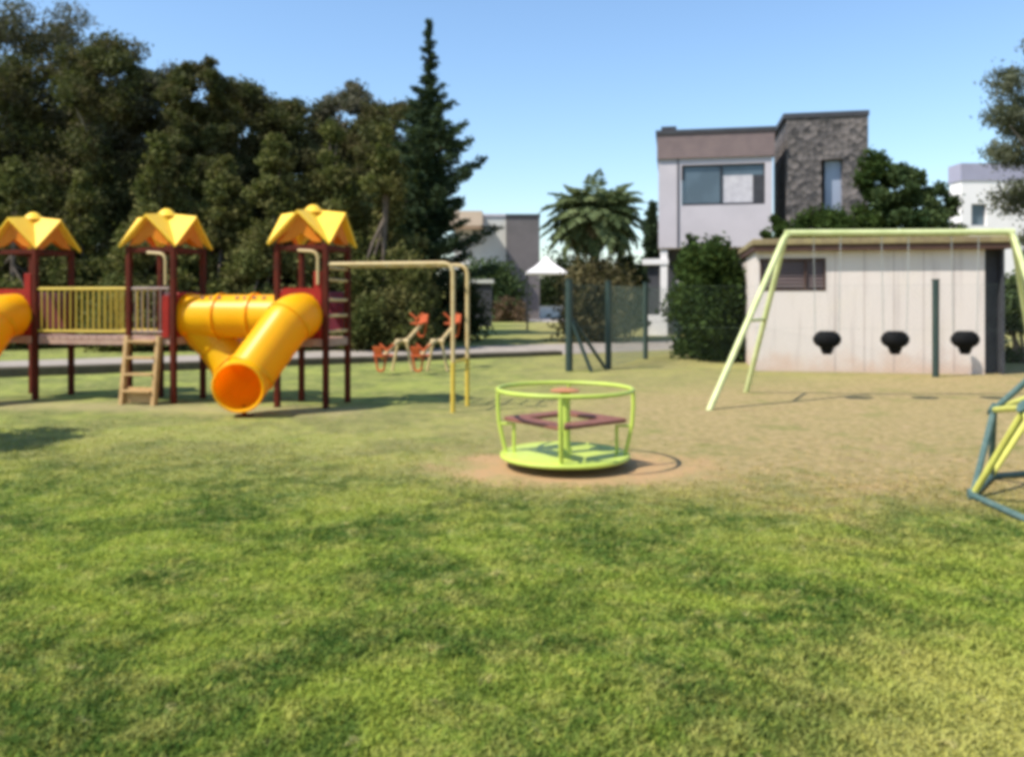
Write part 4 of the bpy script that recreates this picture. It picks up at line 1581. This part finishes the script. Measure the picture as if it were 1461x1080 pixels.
# small tree standing left of the view, whose shade lies on the lawn
xt, dt = -7.35, 8.95
tr = tree('young_tree', CX + xt / dt * F, 350, dt, 118, 'young tree on the lawn left of the towers', M['leaf_mid'], base=0.6, n_cl=34, per=220, leaf=0.06, cr=0.30)

# palm
DP = 34.0
pp = thing('palm', (gx(850, DP), DP, 0), 'bushy palm with arching fronds and a skirt of dead leaves', 'palm')
hub = at(848, 312, DP)
mb = MB()
mb.tube([(hub.x + .1, DP, -0.1), (hub.x + .05, DP, hub.z * .5), hub], [0.24, 0.2, 0.22], 10)
mb.build('trunk', M['trunk'], pp, smooth=True)
for (nf, mat, nm, e0, e1, ln0, ln1) in ((150, 'leaf_palm', 'fronds', -0.3, 1.5, 1.75, 2.75), (34, 'leaf_dead', 'dead_fronds', -0.9, 0.0, 1.2, 1.9)):
    Cs, Us, Vs, Ts = [], [], [], []
    for i in range(nf):
        a = i * 2.39996 + rng.normal(0, .15)
        el = rng.uniform(e0, e1)
        ln = rng.uniform(ln0, ln1)
        d = np.array([math.cos(a), math.sin(a), 0])
        k = 46
        s = np.linspace(0.06, 1, k)
        ang_ = el - s * rng.uniform(0.9, 2.1)
        ds = ln / k
        pos = np.array(hub) + np.cumsum(np.outer(np.cos(ang_), d) * ds + np.outer(np.sin(ang_), [0, 0, 1]) * ds, axis=0)
        tan = np.outer(np.cos(ang_), d) + np.outer(np.sin(ang_), [0, 0, 1])
        sidev = np.cross(d, [0, 0, 1])
        tone = np.clip(rng.normal(0.5, 0.2), 0, 1)
        for sg in (-1, 1):
            ll = 0.52 * np.sin(np.pi * np.clip(s * 0.85 + 0.12, 0, 1)) * rng.uniform(0.85, 1.15, k)
            dv_ = tan * 0.55 + sidev * sg * 0.8 + np.array([0, 0, -0.35]) + rng.normal(0, .12, (k, 3))
            dv_ /= np.linalg.norm(dv_, axis=1, keepdims=True)
            Cs.append(pos + dv_ * (ll * 0.5)[:, None])
            Us.append(dv_ * (ll * 0.5)[:, None])
            Vs.append(perp(dv_) * 0.05)
            Ts.append(np.full(k, tone) + rng.normal(0, .1, k))
        Cs.append(pos)
        Us.append(tan * ds * 0.7)
        Vs.append(np.tile(sidev * 0.02, (k, 1)))
        Ts.append(np.full(k, tone))
    quads_mesh(nm, np.concatenate(Cs), np.concatenate(Us), np.concatenate(Vs), np.concatenate(Ts), M[mat], pp)
shrub('shrub', 866, 925, 345, 36, 'dark shrub growing at the right side of the palm', M['leaf_hedge'], n_cl=24, per=220, leaf=0.11)
shrub('shrub', 800, 905, 348, 32.8, 'brownish dry shrub at the foot of the palm', M['leaf_dry'], n_cl=34, per=190, leaf=0.11)
